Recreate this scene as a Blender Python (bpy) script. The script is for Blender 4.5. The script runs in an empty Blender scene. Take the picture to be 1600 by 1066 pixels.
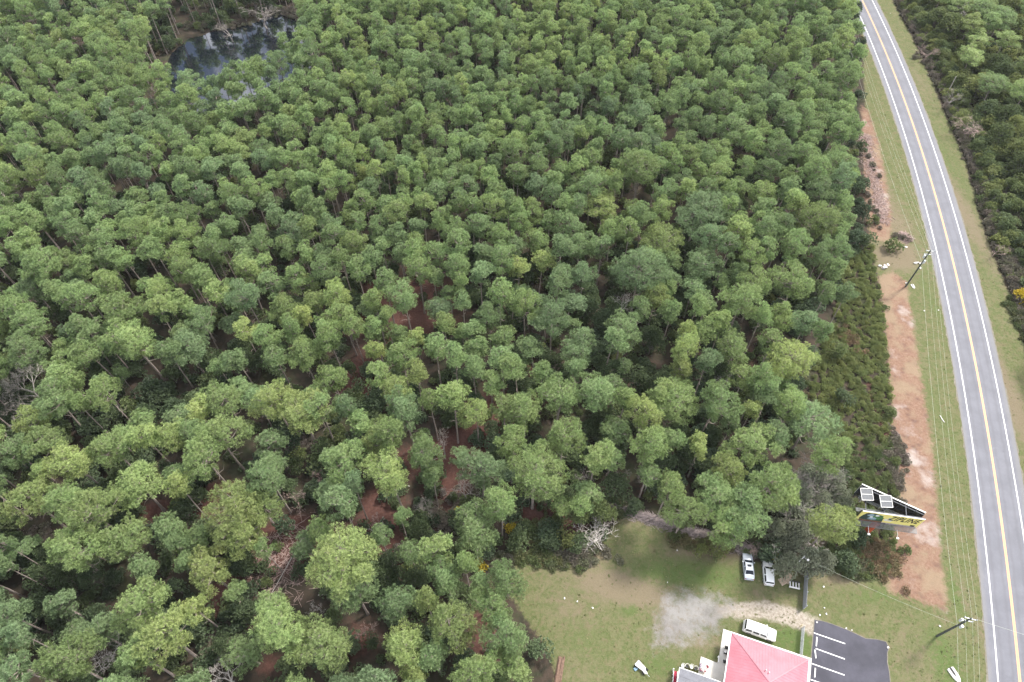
import bpy, bmesh, math, random
import numpy as np
from mathutils import Vector, Matrix, Euler

# ---------------------------------------------------------------- camera, sky, sun, exposure
H = 120.0
PITCH = math.radians(53.0)
F = 24.0 / 36.0 * 1600.0
SP, CP = math.sin(PITCH), math.cos(PITCH)
scene = bpy.context.scene
C = scene.collection
cam = bpy.data.cameras.new("camera"); cam.lens = 24.0; cam.sensor_width = 36.0
cam.clip_start = 0.5; cam.clip_end = 6000
camo = bpy.data.objects.new("camera", cam); C.objects.link(camo)
camo.location = (0, 0, H); camo.rotation_euler = (math.pi / 2 - PITCH, 0, 0)
scene.camera = camo

SUN_EL, SUN_AZ = math.radians(52), math.radians(55)      # azimuth measured from +Y towards +X
world = bpy.data.worlds.new("World"); scene.world = world; world.use_nodes = True
nt = world.node_tree; nt.nodes.clear()
wo = nt.nodes.new('ShaderNodeOutputWorld'); bg = nt.nodes.new('ShaderNodeBackground')
sky = nt.nodes.new('ShaderNodeTexSky'); sky.sky_type = 'NISHITA'; sky.sun_disc = False
sky.sun_elevation = SUN_EL; sky.sun_rotation = SUN_AZ; sky.altitude = 50; sky.dust_density = 2.5
hs = nt.nodes.new('ShaderNodeHueSaturation'); hs.inputs['Saturation'].default_value = 0.9; hs.inputs['Value'].default_value = 0.7
tc = nt.nodes.new('ShaderNodeTexCoord'); cn = nt.nodes.new('ShaderNodeTexNoise')
cn.inputs['Scale'].default_value = 3.5; cn.inputs['Detail'].default_value = 6; cn.inputs['Roughness'].default_value = 0.62
cr = nt.nodes.new('ShaderNodeMapRange'); cr.inputs['From Min'].default_value = 0.45; cr.inputs['From Max'].default_value = 0.54
cm = nt.nodes.new('ShaderNodeMix'); cm.data_type = 'RGBA'; cm.inputs['B'].default_value = (14.0, 14.2, 15.0, 1)
nt.links.new(tc.outputs['Generated'], cn.inputs['Vector']); nt.links.new(cn.outputs['Fac'], cr.inputs['Value'])
nt.links.new(sky.outputs['Color'], hs.inputs['Color']); nt.links.new(hs.outputs['Color'], cm.inputs['A'])
nt.links.new(cr.outputs['Result'], cm.inputs['Factor']); nt.links.new(cm.outputs['Result'], bg.inputs['Color'])
bg.inputs['Strength'].default_value = 0.088
nt.links.new(bg.outputs['Background'], wo.inputs['Surface'])

sl = bpy.data.lights.new("sun", 'SUN'); sl.energy = 2.9; sl.angle = math.radians(10); sl.color = (1.0, 0.95, 0.86)
so = bpy.data.objects.new("sun", sl); C.objects.link(so)
sd_ = Vector((math.sin(SUN_AZ) * math.cos(SUN_EL), math.cos(SUN_AZ) * math.cos(SUN_EL), math.sin(SUN_EL)))
so.rotation_euler = sd_.to_track_quat('Z', 'Y').to_euler(); so.location = (60, 100, 200)

scene.view_settings.view_transform = 'Standard'; scene.view_settings.look = 'None'
scene.view_settings.gamma = 1.0; scene.view_settings.exposure = 1.05
scene.cycles.max_bounces = 6; scene.cycles.diffuse_bounces = 3; scene.cycles.glossy_bounces = 2
scene.cycles.transmission_bounces = 2; scene.cycles.transparent_max_bounces = 8

R_ = random.Random(7)
rng = np.random.default_rng(11)
PI = math.pi

# ---------------------------------------------------------------- photograph geometry
def at(px, py, z=0.0):
    """point of the world at height z that the photograph shows at (px, py)"""
    u = (px - 800) / F; v = (py - 533) / F
    t = (H - z) / (SP + CP * v)
    return Vector((u * t, (CP - SP * v) * t, z))
def proj(p):
    d = p[1] * CP + (H - p[2]) * SP
    return 800 + F * p[0] / d, 533 + F * ((H - p[2]) * CP - p[1] * SP) / d, d
def mpp(px, py, z=0.0):      # metres per photo pixel
    return proj(at(px, py, z))[2] / F

# ---------------------------------------------------------------- material helpers
def new_mat(name):
    m = bpy.data.materials.new(name); m.use_nodes = True
    n = m.node_tree; n.nodes.clear()
    o = n.nodes.new('ShaderNodeOutputMaterial'); b = n.nodes.new('ShaderNodeBsdfPrincipled')
    n.links.new(b.outputs[0], o.inputs[0])
    return m, n, b, o
def node(n, t, **kw):
    x = n.nodes.new(t)
    for k, v in kw.items():
        if k in x.inputs: x.inputs[k].default_value = v
        else: setattr(x, k, v)
    return x
def mixc(n, a, b, fac, blend='MIX'):
    x = n.nodes.new('ShaderNodeMix'); x.data_type = 'RGBA'; x.blend_type = blend
    for s, v in (('A', a), ('B', b), ('Factor', fac)):
        if hasattr(v, 'is_linked') or hasattr(v, 'links'): n.links.new(v, x.inputs[s])
        elif s == 'Factor': x.inputs[s].default_value = v
        else: x.inputs[s].default_value = (*v, 1)
    return x.outputs['Result']
def noise(n, scale, detail=4, rough=0.6, coord=None, dist=0.0):
    t = n.nodes.new('ShaderNodeTexNoise'); t.inputs['Scale'].default_value = scale
    t.inputs['Detail'].default_value = detail; t.inputs['Roughness'].default_value = rough
    t.inputs['Distortion'].default_value = dist
    if coord is None:
        c = n.nodes.get('GEO') or n.nodes.new('ShaderNodeNewGeometry'); c.name = 'GEO'; coord = c.outputs['Position']
    n.links.new(coord, t.inputs['Vector']); return t.outputs['Fac']
def rmap(n, v, a, b, lo=0.0, hi=1.0):
    r = n.nodes.new('ShaderNodeMapRange'); r.interpolation_type = 'SMOOTHSTEP'
    r.inputs['From Min'].default_value = a; r.inputs['From Max'].default_value = b
    r.inputs['To Min'].default_value = lo; r.inputs['To Max'].default_value = hi
    n.links.new(v, r.inputs['Value']); return r.outputs['Result']
def math_(n, op, a, b=0.0, c=0.0):
    m = n.nodes.new('ShaderNodeMath'); m.operation = op
    for i, v in enumerate((a, b, c)):
        if hasattr(v, 'links'): n.links.new(v, m.inputs[i])
        else: m.inputs[i].default_value = v
    return m.outputs[0]
def attr(n, name, kind='GEOMETRY'):
    a = n.nodes.new('ShaderNodeAttribute'); a.attribute_type = kind; a.attribute_name = name
    return a.outputs['Fac']

def simple(name, col, rough=0.6, metal=0.0, var=0.12, scale=1.5, bump=0.0, coat=0.0, grime=None, spec=0.5):
    m, n, b, o = new_mat(name)
    f = rmap(n, noise(n, scale, 5, 0.65), 0.3, 0.7)
    dark = tuple(c * (1 - var) for c in col); lite = tuple(min(1, c * (1 + var)) for c in col)
    c = mixc(n, dark, lite, f)
    if grime:
        g = rmap(n, noise(n, scale * 4, 6, 0.7), 0.52, 0.75, 0, 0.6); c = mixc(n, c, grime, g)
    n.links.new(c, b.inputs['Base Color'])
    b.inputs['Roughness'].default_value = rough; b.inputs['Metallic'].default_value = metal
    b.inputs['Coat Weight'].default_value = coat; b.inputs['Specular IOR Level'].default_value = spec
    if bump:
        bp = node(n, 'ShaderNodeBump', Strength=bump, Distance=0.03)
        n.links.new(noise(n, scale * 12, 4), bp.inputs['Height']); n.links.new(bp.outputs[0], b.inputs['Normal'])
    return m

def foliage(name, cols, tipgain=1.6, trans=0.38, var=0.22):
    """cols: three base colours for tone 0, 0.5, 1 (tone comes from the object or the instance)"""
    m, n, b, o = new_mat(name)
    tone = attr(n, 'tone', 'INSTANCER')
    ramp = n.nodes.new('ShaderNodeValToRGB'); e = ramp.color_ramp.elements
    e[0].position = 0.0; e[0].color = (*cols[0], 1); e[1].position = 1.0; e[1].color = (*cols[2], 1)
    k = e.new(0.5); k.color = (*cols[1], 1)
    n.links.new(tone, ramp.inputs['Fac'])
    g = n.nodes.get('GEO') or n.nodes.new('ShaderNodeNewGeometry'); g.name = 'GEO'
    isl = g.outputs['Random Per Island']
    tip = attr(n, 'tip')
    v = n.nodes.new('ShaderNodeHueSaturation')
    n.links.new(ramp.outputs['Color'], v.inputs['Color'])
    val = math_(n, 'MULTIPLY', math_(n, 'MULTIPLY_ADD', isl, var * 2, 1 - var), math_(n, 'MULTIPLY_ADD', tip, tipgain - 0.6, 0.6))  # lighter new-growth tips; the contrast also paints lit puffs and shaded gaps
    oi = n.nodes.new('ShaderNodeObjectInfo'); val = math_(n, 'MULTIPLY', val, math_(n, 'MULTIPLY_ADD', oi.outputs['Random'], .36, .82))
    n.links.new(val, v.inputs['Value'])
    hue = math_(n, 'MULTIPLY_ADD', noise(n, 0.35, 2), 0.05, 0.475); n.links.new(hue, v.inputs['Hue'])
    n.links.new(v.outputs['Color'], b.inputs['Base Color'])
    b.inputs['Roughness'].default_value = 0.55; b.inputs['Specular IOR Level'].default_value = 0.25
    t = n.nodes.new('ShaderNodeBsdfTranslucent'); n.links.new(v.outputs['Color'], t.inputs['Color'])
    mx = n.nodes.new('ShaderNodeMixShader'); mx.inputs[0].default_value = trans
    n.links.new(b.outputs[0], mx.inputs[1]); n.links.new(t.outputs[0], mx.inputs[2]); n.links.new(mx.outputs[0], o.inputs[0])
    return m

M = {}
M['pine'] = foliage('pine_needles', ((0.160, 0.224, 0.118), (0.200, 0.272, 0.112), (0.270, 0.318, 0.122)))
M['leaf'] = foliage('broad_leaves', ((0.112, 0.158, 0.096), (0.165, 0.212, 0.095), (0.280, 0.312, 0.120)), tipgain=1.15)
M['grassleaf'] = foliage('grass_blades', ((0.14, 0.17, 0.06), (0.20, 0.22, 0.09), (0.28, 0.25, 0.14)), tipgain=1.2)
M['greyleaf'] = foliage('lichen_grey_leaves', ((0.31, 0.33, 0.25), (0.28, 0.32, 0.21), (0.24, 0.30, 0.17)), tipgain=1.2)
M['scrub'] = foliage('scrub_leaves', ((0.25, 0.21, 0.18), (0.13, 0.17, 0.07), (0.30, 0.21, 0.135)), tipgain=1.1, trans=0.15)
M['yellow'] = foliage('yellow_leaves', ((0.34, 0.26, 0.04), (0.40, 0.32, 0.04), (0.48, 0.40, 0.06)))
M['bark'] = simple('pine_bark', (0.33, 0.275, 0.25), 0.85, var=0.3, scale=3, bump=0.4)
M['palebark'] = simple('pale_bark', (0.50, 0.46, 0.43), 0.85, var=0.25, scale=3)
M['twig'] = simple('grey_twigs', (0.30, 0.27, 0.25), 0.85, var=0.3, scale=2)
M['twigred'] = simple('brown_twigs', (0.38, 0.28, 0.255), 0.85, var=0.35, scale=2)

# ---------------------------------------------------------------- mesh helpers
class MB:
    """collects faces and links them as ONE mesh object"""
    def __init__(self): self.v = []; self.f = []; self.m = []; self.cur = 0
    def add(self, vs, fs, mi=None):
        o = len(self.v); self.v += [tuple(p) for p in vs]
        self.f += [tuple(o + i for i in f) for f in fs]; self.m += [self.cur if mi is None else mi] * len(fs)
        return self
    def box(self, c, s, rz=0.0, taper=1.0, mi=None):
        hx, hy, hz = s[0] / 2, s[1] / 2, s[2] / 2; cr_, sr = math.cos(rz), math.sin(rz); vs = []
        for z, k in ((-hz, 1.0), (hz, taper)):
            for x, y in ((-hx, -hy), (hx, -hy), (hx, hy), (-hx, hy)):
                x *= k; y *= k; vs.append((c[0] + x * cr_ - y * sr, c[1] + x * sr + y * cr_, c[2] + z))
        return self.add(vs, [(3, 2, 1, 0), (4, 5, 6, 7), (0, 1, 5, 4), (1, 2, 6, 5), (2, 3, 7, 6), (3, 0, 4, 7)], mi)
    def beam(self, a, b, w, h=None, mi=None):
        a = Vector(a); b = Vector(b); d = (b - a); L = d.length
        if L < 1e-6: return self
        d /= L; h = h or w
        s = d.cross(Vector((0, 0, 1)));
        if s.length < 1e-3: s = Vector((1, 0, 0))
        s.normalize(); u = s.cross(d).normalized(); vs = []
        for p in (a, b):
            for i, j in ((-1, -1), (1, -1), (1, 1), (-1, 1)): vs.append(p + s * (i * w / 2) + u * (j * h / 2))
        return self.add(vs, [(3, 2, 1, 0), (4, 5, 6, 7), (0, 1, 5, 4), (1, 2, 6, 5), (2, 3, 7, 6), (3, 0, 4, 7)], mi)
    def tube(self, pts, rad, n=6, mi=None, cap=True):
        pts = [Vector(p) for p in pts]; k = len(pts)
        if not hasattr(rad, '__len__'): rad = [rad] * k
        vs = []; ref = None
        for i, p in enumerate(pts):
            d = (pts[min(i + 1, k - 1)] - pts[max(i - 1, 0)]).normalized()
            if ref is None:
                ref = d.cross(Vector((0.31, 0.95, 0.05)));
                if ref.length < 0.05: ref = d.cross(Vector((1, 0, 0)))
            s = (ref - d * ref.dot(d)).normalized(); u = d.cross(s); ref = s
            for j in range(n):
                a = 2 * PI * j / n; vs.append(p + s * (rad[i] * math.cos(a)) + u * (rad[i] * math.sin(a)))
        fs = [(i * n + j, i * n + (j + 1) % n, (i + 1) * n + (j + 1) % n, (i + 1) * n + j) for i in range(k - 1) for j in range(n)]
        if cap: fs += [tuple(reversed(range(n))), tuple(range((k - 1) * n, k * n))]
        return self.add(vs, fs, mi)
    def prism(self, poly, z0, z1, mi=None):
        n = len(poly); vs = [(p[0], p[1], z0) for p in poly] + [(p[0], p[1], z1) for p in poly]
        a = sum(poly[i][0] * poly[(i + 1) % n][1] - poly[(i + 1) % n][0] * poly[i][1] for i in range(n))
        up = tuple(range(n, 2 * n)); dn = tuple(reversed(range(n)))
        sides = [(i, (i + 1) % n, n + (i + 1) % n, n + i) for i in range(n)]
        if a < 0: up = up[::-1]; dn = dn[::-1]; sides = [s[::-1] for s in sides]
        return self.add(vs, [up, dn] + sides, mi)
    def build(self, name, mats, parent=None, smooth=False, loc=None, rz=None):
        me = bpy.data.meshes.new(name); me.from_pydata(self.v, [], self.f)
        if not isinstance(mats, (list, tuple)): mats = [mats]
        for m in mats: me.materials.append(m)
        if len(mats) > 1: me.polygons.foreach_set('material_index', self.m)
        if smooth: me.polygons.foreach_set('use_smooth', [True] * len(self.f))
        me.update()
        o = bpy.data.objects.new(name, me); C.objects.link(o)
        if parent: o.parent = parent
        if loc is not None: o.location = loc
        if rz is not None: o.rotation_euler = (0, 0, rz)
        return o

def bevel(o, w, seg=2):
    bm = bmesh.new(); bm.from_mesh(o.data)
    bmesh.ops.remove_doubles(bm, verts=bm.verts, dist=1e-4)
    bmesh.ops.bevel(bm, geom=list(bm.edges), offset=w, segments=seg, affect='EDGES', clamp_overlap=True)
    bm.to_mesh(o.data); bm.free(); return o
def thing(name, label, cat, loc=(0, 0, 0), rz=0.0, group=None):
    o = bpy.data.objects.new(name, None); C.objects.link(o); o.empty_display_size = 0.3
    o.location = loc; o.rotation_euler = (0, 0, rz)
    return tag(o, label, cat, group)
def tag(o, label=None, cat=None, group=None, kind=None):
    if label: o['label'] = label
    if cat: o['category'] = cat
    if group: o['group'] = group
    if kind: o['kind'] = kind
    return o
def copy_tree(o):
    c = o.copy(); C.objects.link(c)
    for ch in list(o.children):
        d = ch.copy(); C.objects.link(d); d.parent = c
        for g in list(ch.children):
            e = g.copy(); C.objects.link(e); e.parent = d
    return c
def fast_mesh(name, verts, faces, mat, attrs=None):
    """verts (N,3) array, faces (M,k) array"""
    me = bpy.data.meshes.new(name); k = faces.shape[1]
    me.vertices.add(len(verts)); me.vertices.foreach_set('co', verts.astype(np.float32).ravel())
    me.loops.add(faces.size); me.loops.foreach_set('vertex_index', faces.astype(np.int32).ravel())
    me.polygons.add(len(faces)); me.polygons.foreach_set('loop_start', np.arange(0, faces.size, k, dtype=np.int32))
    me.polygons.foreach_set('loop_total', np.full(len(faces), k, dtype=np.int32))
    me.update(calc_edges=True)
    if mat: me.materials.append(mat)
    for an, av in (attrs or {}).items():
        a = me.attributes.new(an, 'FLOAT', 'POINT'); a.data.foreach_set('value', av.astype(np.float32))
    return me
def obj(name, me, parent=None):
    o = bpy.data.objects.new(name, me); C.objects.link(o)
    if parent: o.parent = parent
    return o

# polygons: signed distance (positive inside), vectorised
def sdist(P, poly):
    x, y = P[:, 0], P[:, 1]; n = len(poly); d = np.full(len(P), 1e9); ins = np.zeros(len(P), bool)
    for i in range(n):
        ax, ay = poly[i][:2]; bx, by = poly[(i + 1) % n][:2]
        ex, ey = bx - ax, by - ay; wx, wy = x - ax, y - ay
        t = np.clip((wx * ex + wy * ey) / (ex * ex + ey * ey + 1e-12), 0, 1)
        d = np.minimum(d, np.hypot(wx - ex * t, wy - ey * t))
        c = ((ay > y) != (by > y)) & (x < (bx - ax) * (y - ay) / (by - ay + 1e-12) + ax)
        ins ^= c
    return np.where(ins, d, -d)
def pdist(P, line):
    x, y = P[:, 0], P[:, 1]; d = np.full(len(P), 1e9)
    for a, b in zip(line[:-1], line[1:]):
        ex, ey = b[0] - a[0], b[1] - a[1]; wx, wy = x - a[0], y - a[1]
        t = np.clip((wx * ex + wy * ey) / (ex * ex + ey * ey + 1e-12), 0, 1)
        d = np.minimum(d, np.hypot(wx - ex * t, wy - ey * t))
    return d
def G(*pts): return [tuple(at(a, b)[:2]) for a, b in pts]

# ---------------------------------------------------------------- outlines on the ground
orange = G((1347,0),(1364,37),(1386,84),(1408,145),(1431,209),(1462,305),(1493,422),(1528.7,598.6),(1556,745),(1575,900),(1594,1066))
co = np.polyfit([p[1] for p in orange], [p[0] for p in orange], 4)
Y0, Y1 = 12.0, 250.0
def road_x(y):
    if y < Y0: return float(np.polyval(co, Y0) + (y - Y0) * np.polyval(np.polyder(co), Y0))
    if y > Y1: return float(np.polyval(co, Y1) + (y - Y1) * np.polyval(np.polyder(co), Y1))
    return float(np.polyval(co, y))
ROAD = [(road_x(y), y) for y in list(np.arange(-60, 420, 3.0))]
LAWN = G((868,1130),(868,1050),(850,1005),(812,955),(785,905),(800,868),(850,858),(895,872),(925,884),(940,850),(958,822),(985,800),(1045,822),(1100,846),(1140,862),(1175,876),(1215,890),(1290,893),(1360,903),(1420,930),(1490,962),(1530,990),(1560,1130))
CLAY_LO = G((1372,432),(1384,520),(1391,600),(1397,690),(1402,780),(1392,860),(1385,900),(1388,925),(1440,940),(1478,956),(1480,935),(1472,880),(1465,800),(1457,700),(1441,600),(1426,500),(1416,440),(1395,425))
CLAY_UP = G((1346,165),(1350,260),(1354,330),(1362,375),(1392,378),(1392,330),(1384,280),(1374,225),(1358,175))
DRY = G((1360,365),(1355,385),(1362,440),(1420,460),(1442,440),(1425,400),(1410,360))
GRAVEL = G((1024,1008),(1026,968),(1038,936),(1075,924),(1125,934),(1150,948),(1132,964),(1118,990),(1085,996),(1050,1008))
TRACK = [G((1125,955),(1165,950),(1195,948),(1225,955),(1255,965),(1275,974)), G((1150,958),(1185,957),(1215,963),(1245,973),(1275,986))]
EDGE_R = G((1378,-30),(1388,0),(1420,60),(1447,120),(1470,180),(1500,250),(1520,330),(1545,400),(1572,470),(1592,550),(1606,620),(1640,760),(1670,900),(1700,1066),(1720,1150))
POND = G((248,128),(258,100),(270,80),(290,64),(310,56),(335,50),(352,45),(375,42),(390,36),(405,33),(425,22),(440,15),(468,28),(480,60),(495,100),(460,135),(390,160),(330,178),(285,180),(256,160))
def edge_r_x(y):
    ys = [p[1] for p in EDGE_R]; xs = [p[0] for p in EDGE_R]
    o = np.argsort(ys); return float(np.interp(y, np.array(ys)[o], np.array(xs)[o]))
# the eastern rim of the wood on the near side of the road
EDGE_L = G((1325,-40),(1345,60),(1350,160),(1352,260),(1356,330),(1358,400),(1330,440),(1290,500),(1270,600),(1285,700),(1320,760),(1345,830),(1350,890))
def edge_l_x(y):
    ys = [p[1] for p in EDGE_L]; xs = [p[0] for p in EDGE_L]
    o = np.argsort(ys); return float(np.interp(y, np.array(ys)[o], np.array(xs)[o]))

EDGE_T = [tuple(at(a, b, 13)[:2]) for a, b in ((1325,-60),(1338,-20),(1352,60),(1354,120),(1342,170),(1346,260),(1348,330),(1342,400),(1310,470),(1290,560))]
def edge_t_x(y):
    ys = [p[1] for p in EDGE_T]; xs = [p[0] for p in EDGE_T]
    o = np.argsort(ys); return float(np.interp(y, np.array(ys)[o], np.array(xs)[o]))
ELP = sorted([(p[1], p[0]) for p in G((1345,20),(1352,165),(1354,330),(1362,400),(1372,432),(1384,520),(1391,600),(1397,690),(1402,780),(1392,860),(1350,905),(1290,895))])
def el_x(y): return float(np.interp(y, *zip(*ELP)))
LOTP = G((1273,969),(1286,971),(1300,975.5),(1325,985),(1352,998),(1384,1003),(1388.5,1012),(1386,1035),(1391,1070),(1393,1130),(1258,1130),(1266.5,1045),(1269.5,1010))
# ---------------------------------------------------------------- ground
def build_ground():
    def grid(xs, ys):
        X, Y = np.meshgrid(xs, ys); n, m_ = len(xs), len(ys)
        V = np.stack([X.ravel(), Y.ravel(), np.zeros(n * m_)], 1)
        i = np.arange((m_ - 1) * (n - 1)); r, c = i // (n - 1), i % (n - 1); a = r * n + c
        return V, np.stack([a, a + 1, a + n + 1, a + n], 1)
    xs = np.concatenate([[-3000, -1200, -500], np.arange(-260, 0, 2.0), np.arange(0, 150, 0.6), np.arange(150, 300, 3.0), [500, 1200, 3000]])
    ys = np.concatenate([[-3000, -1000, -300, -100], np.arange(-40, 12, 4.0), np.arange(12, 90, 0.6), np.arange(90, 340, 1.5), [400, 600, 1200, 3000]])
    V, Fc = grid(xs, ys)
    P = V[:, :2]
    near = (np.abs(P[:, 0]) < 400) & (P[:, 1] > -120) & (P[:, 1] < 420)
    def full(fn):
        out = np.full(len(P), -30.0); out[near] = fn(P[near]); return out
    er = np.interp(P[:, 1], *zip(*sorted((p[1], p[0]) for p in EDGE_R)))
    el_pts = sorted((p[1], p[0]) for p in CLAY_LO[5:0:-1] + DRY[:2] + CLAY_UP[:3])
    el = np.interp(P[:, 1], *zip(*sorted([(p[1], p[0]) for p in G((1345,20),(1352,165),(1354,330),(1362,400),(1372,432),(1384,520),(1391,600),(1397,690),(1402,780),(1392,860),(1350,905),(1290,895))])))
    verge = np.minimum(P[:, 0] - el, er + 1.2 - P[:, 0])
    lawn = full(lambda q: sdist(q, LAWN)); grass = np.maximum(lawn, verge)
    clay = np.maximum(full(lambda q: sdist(q, CLAY_LO)), full(lambda q: sdist(q, CLAY_UP)))
    grav = full(lambda q: sdist(q, GRAVEL))
    track = full(lambda q: 0.9 - np.minimum(pdist(q, TRACK[0]), pdist(q, TRACK[1])))
    def blobs(lst):
        out = np.zeros(len(P))
        for (px, py, rx, ry, s) in lst:
            c = at(px, py); k = mpp(px, py)
            out += s * np.exp(-(((P[:, 0] - c[0]) / (rx * k)) ** 2 + ((P[:, 1] - c[1]) / (ry * k * 1.15)) ** 2))
        return out
    dry = blobs([(870,890,70,30,.5),(1000,815,50,12,.7),(1090,860,60,14,.9),(1150,865,40,14,.6),(955,910,45,18,1.3),(1000,930,50,16,1.2),(930,965,50,25,.3),
                 (1045,975,35,35,.7),(880,950,40,25,.5),(1110,1005,40,16,.7),(1215,945,60,14,.5),(1185,925,20,20,.4),(1310,905,50,14,.9),(1350,1010,30,40,.4),
                 (1430,1030,45,50,.5),(1400,400,40,28,1.6),(1395,350,30,30,.8),(1375,280,18,90,.7),(1520,960,14,120,.6),(1560,590,24,190,1.2),(1505,330,20,140,1.0),(1440,130,14,60,.6),(1590,800,20,150,.9),(1450,900,12,100,.5),(1440,560,10,140,.3),
                 (375,1050,45,25,1.2),(900,1040,40,30,.4),(930,870,25,10,.8)])
    lush = blobs([(1040,890,95,20,.7),(1120,905,80,18,.6),(985,945,20,14,1.3),(1180,1000,80,18,1.0),(1240,1010,30,20,1.3),(1030,1040,40,18,.8),(1440,400,16,30,1.2),(1455,470,10,80,.6),
                  (1370,930,60,16,.7),(1480,1040,30,60,1.0),(1500,930,20,60,.8),(1470,650,14,200,.5),(905,920,25,10,.6),(910,1000,50,30,.5),(1480,250,20,150,.5),(1500,470,16,110,.4)])
    red = blobs([(455,850,55,38,1.4),(560,600,28,40,1.3),(700,740,30,50,1.2),(735,700,40,35,1.0),(855,800,45,28,1.6),(870,830,35,20,1.2),(640,720,40,30,.6),(830,600,25,30,1.2),
                 (595,790,40,30,.9),(640,870,40,30,.7),(250,800,45,20,.8),(340,780,30,30,.9),(90,830,40,30,.2),(350,930,30,30,.9),(60,940,40,20,.5),(560,1000,40,30,.6),(760,980,30,60,.8),(1030,760,26,22,1.2),
                 (590,840,60,18,.8),(780,640,50,40,.8),(650,480,90,80,.7),(560,480,80,50,.4),(860,370,90,80,.3),(1180,560,90,60,.3),(1395,700,8,160,.7),(1365,320,12,90,.5),(425,1040,30,20,.6)])
    at_ = {'grass': grass, 'clay': clay, 'gravel': grav, 'track': track, 'dry': dry, 'lush': lush, 'red': red}
    me = fast_mesh('ground', V, Fc, M['ground'], at_)
    return tag(obj('ground', me), kind='structure')

def ground_mat():
    m, n, b, o = new_mat('ground')
    N1 = noise(n, 0.12, 6, 0.6); N2 = noise(n, 0.55, 6, 0.65); N3 = noise(n, 2.2, 6, 0.7); N4 = noise(n, 9.0, 4, 0.7)
    NF = noise(n, 0.9, 7, 0.7, dist=0.6)
    def edge(a, w, amp):      # signed distance roughened by noise
        s = math_(n, 'ADD', attr(n, a), math_(n, 'MULTIPLY_ADD', NF, amp * 2, -amp))
        s = math_(n, 'ADD', s, math_(n, 'MULTIPLY_ADD', N4, amp * .8, -amp * .4))
        return rmap(n, s, -w, w)
    # forest floor: dark litter, red-brown pine straw where the canopy is open
    fl = mixc(n, (0.036, 0.033, 0.024), (0.070, 0.052, 0.040), rmap(n, N2, 0.35, 0.65))
    fl = mixc(n, fl, (0.050, 0.062, 0.030), rmap(n, N1, 0.5, 0.65, 0, .6))
    rd = mixc(n, (0.070, 0.033, 0.028), (0.120, 0.062, 0.050), rmap(n, N3, 0.3, 0.7))
    rd = mixc(n, rd, (0.19, 0.125, 0.10), rmap(n, N4, 0.58, 0.78, 0, .55))
    fr = rmap(n, math_(n, 'ADD', attr(n, 'red'), math_(n, 'MULTIPLY_ADD', NF, 0.9, -0.45)), 0.15, 0.6)
    fl = mixc(n, fl, rd, fr)
    # grass
    gr = mixc(n, (0.088, 0.106, 0.040), (0.130, 0.142, 0.064), rmap(n, N3, 0.3, 0.7))
    gr = mixc(n, gr, (0.165, 0.150, 0.085), rmap(n, math_(n, 'ADD', N2, math_(n, 'MULTIPLY', N4, 0.3)), 0.55, 0.82, 0, 0.75))
    lf = rmap(n, math_(n, 'ADD', attr(n, 'lush'), math_(n, 'MULTIPLY_ADD', N2, 1.4, -0.7)), 0.15, 1.0, 0, .85)
    gr = mixc(n, gr, mixc(n, (0.070, 0.108, 0.032), (0.102, 0.145, 0.046), rmap(n, N4, .3, .7)), lf)
    gr = mixc(n, gr, (0.150, 0.128, 0.072), rmap(n, NF, 0.50, 0.64, 0, 0.6))
    gr = mixc(n, gr, (0.070, 0.098, 0.030), rmap(n, noise(n, 1.3, 5, .7), 0.52, 0.66, 0, 0.7))
    df = rmap(n, math_(n, 'ADD', attr(n, 'dry'), math_(n, 'MULTIPLY_ADD', NF, 1.6, -0.8)), 0.1, 1.1, 0, .9)
    gr = mixc(n, gr, mixc(n, (0.140, 0.110, 0.072), (0.225, 0.185, 0.130), N4), df)
    gr = mixc(n, gr, (0.050, 0.064, 0.024), rmap(n, N4, 0.60, 0.75, 0, 0.45))
    c = mixc(n, fl, gr, edge('grass', 0.35, 1.6))
    # tracks and gravel
    tk = mixc(n, (0.25, 0.21, 0.17), (0.40, 0.36, 0.31), rmap(n, N3, .3, .7))
    c = mixc(n, c, tk, math_(n, 'MULTIPLY', edge('track', 0.5, 0.9), rmap(n, N2, 0.25, 0.5, .35, 1)))
    gv = mixc(n, (0.165, 0.155, 0.150), (0.235, 0.222, 0.220), rmap(n, math_(n, 'ADD', math_(n, 'MULTIPLY', N2, .6), math_(n, 'MULTIPLY', N4, .4)), 0.38, 0.62))
    gv = mixc(n, gv, (0.31, 0.30, 0.295), rmap(n, N1, 0.46, 0.6, 0, .6))
    gv = mixc(n, gv, (0.18, 0.155, 0.115), rmap(n, NF, 0.52, 0.66, 0, .7))
    c = mixc(n, c, gv, rmap(n, math_(n, 'ADD', math_(n, 'ADD', attr(n, 'gravel'), math_(n, 'MULTIPLY_ADD', N2, 8.0, -3.9)), math_(n, 'MULTIPLY_ADD', noise(n, 5.0, 6, .8), 5.0, -2.5)), -1.6, 2.4, 0, .9))
    # red clay strip
    cl = mixc(n, (0.180, 0.100, 0.070), (0.270, 0.180, 0.132), rmap(n, N3, .3, .7))
    cl = mixc(n, cl, (0.120, 0.070, 0.058), rmap(n, N2, 0.50, 0.68, 0, .8))
    cl = mixc(n, cl, (0.26, 0.20, 0.135), rmap(n, N1, 0.40, 0.52, .7, 0))
    cl = mixc(n, cl, (0.40, 0.35, 0.325), rmap(n, N1, 0.53, 0.68, 0, .8))
    cl = mixc(n, cl, (0.22, 0.185, 0.12), rmap(n, NF, 0.55, 0.7, 0, .5))
    c = mixc(n, c, cl, edge('clay', 0.7, 1.7))
    n.links.new(c, b.inputs['Base Color']); b.inputs['Roughness'].default_value = 0.95
    b.inputs['Specular IOR Level'].default_value = 0.15
    bp = node(n, 'ShaderNodeBump', Strength=0.7, Distance=0.12)
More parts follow.
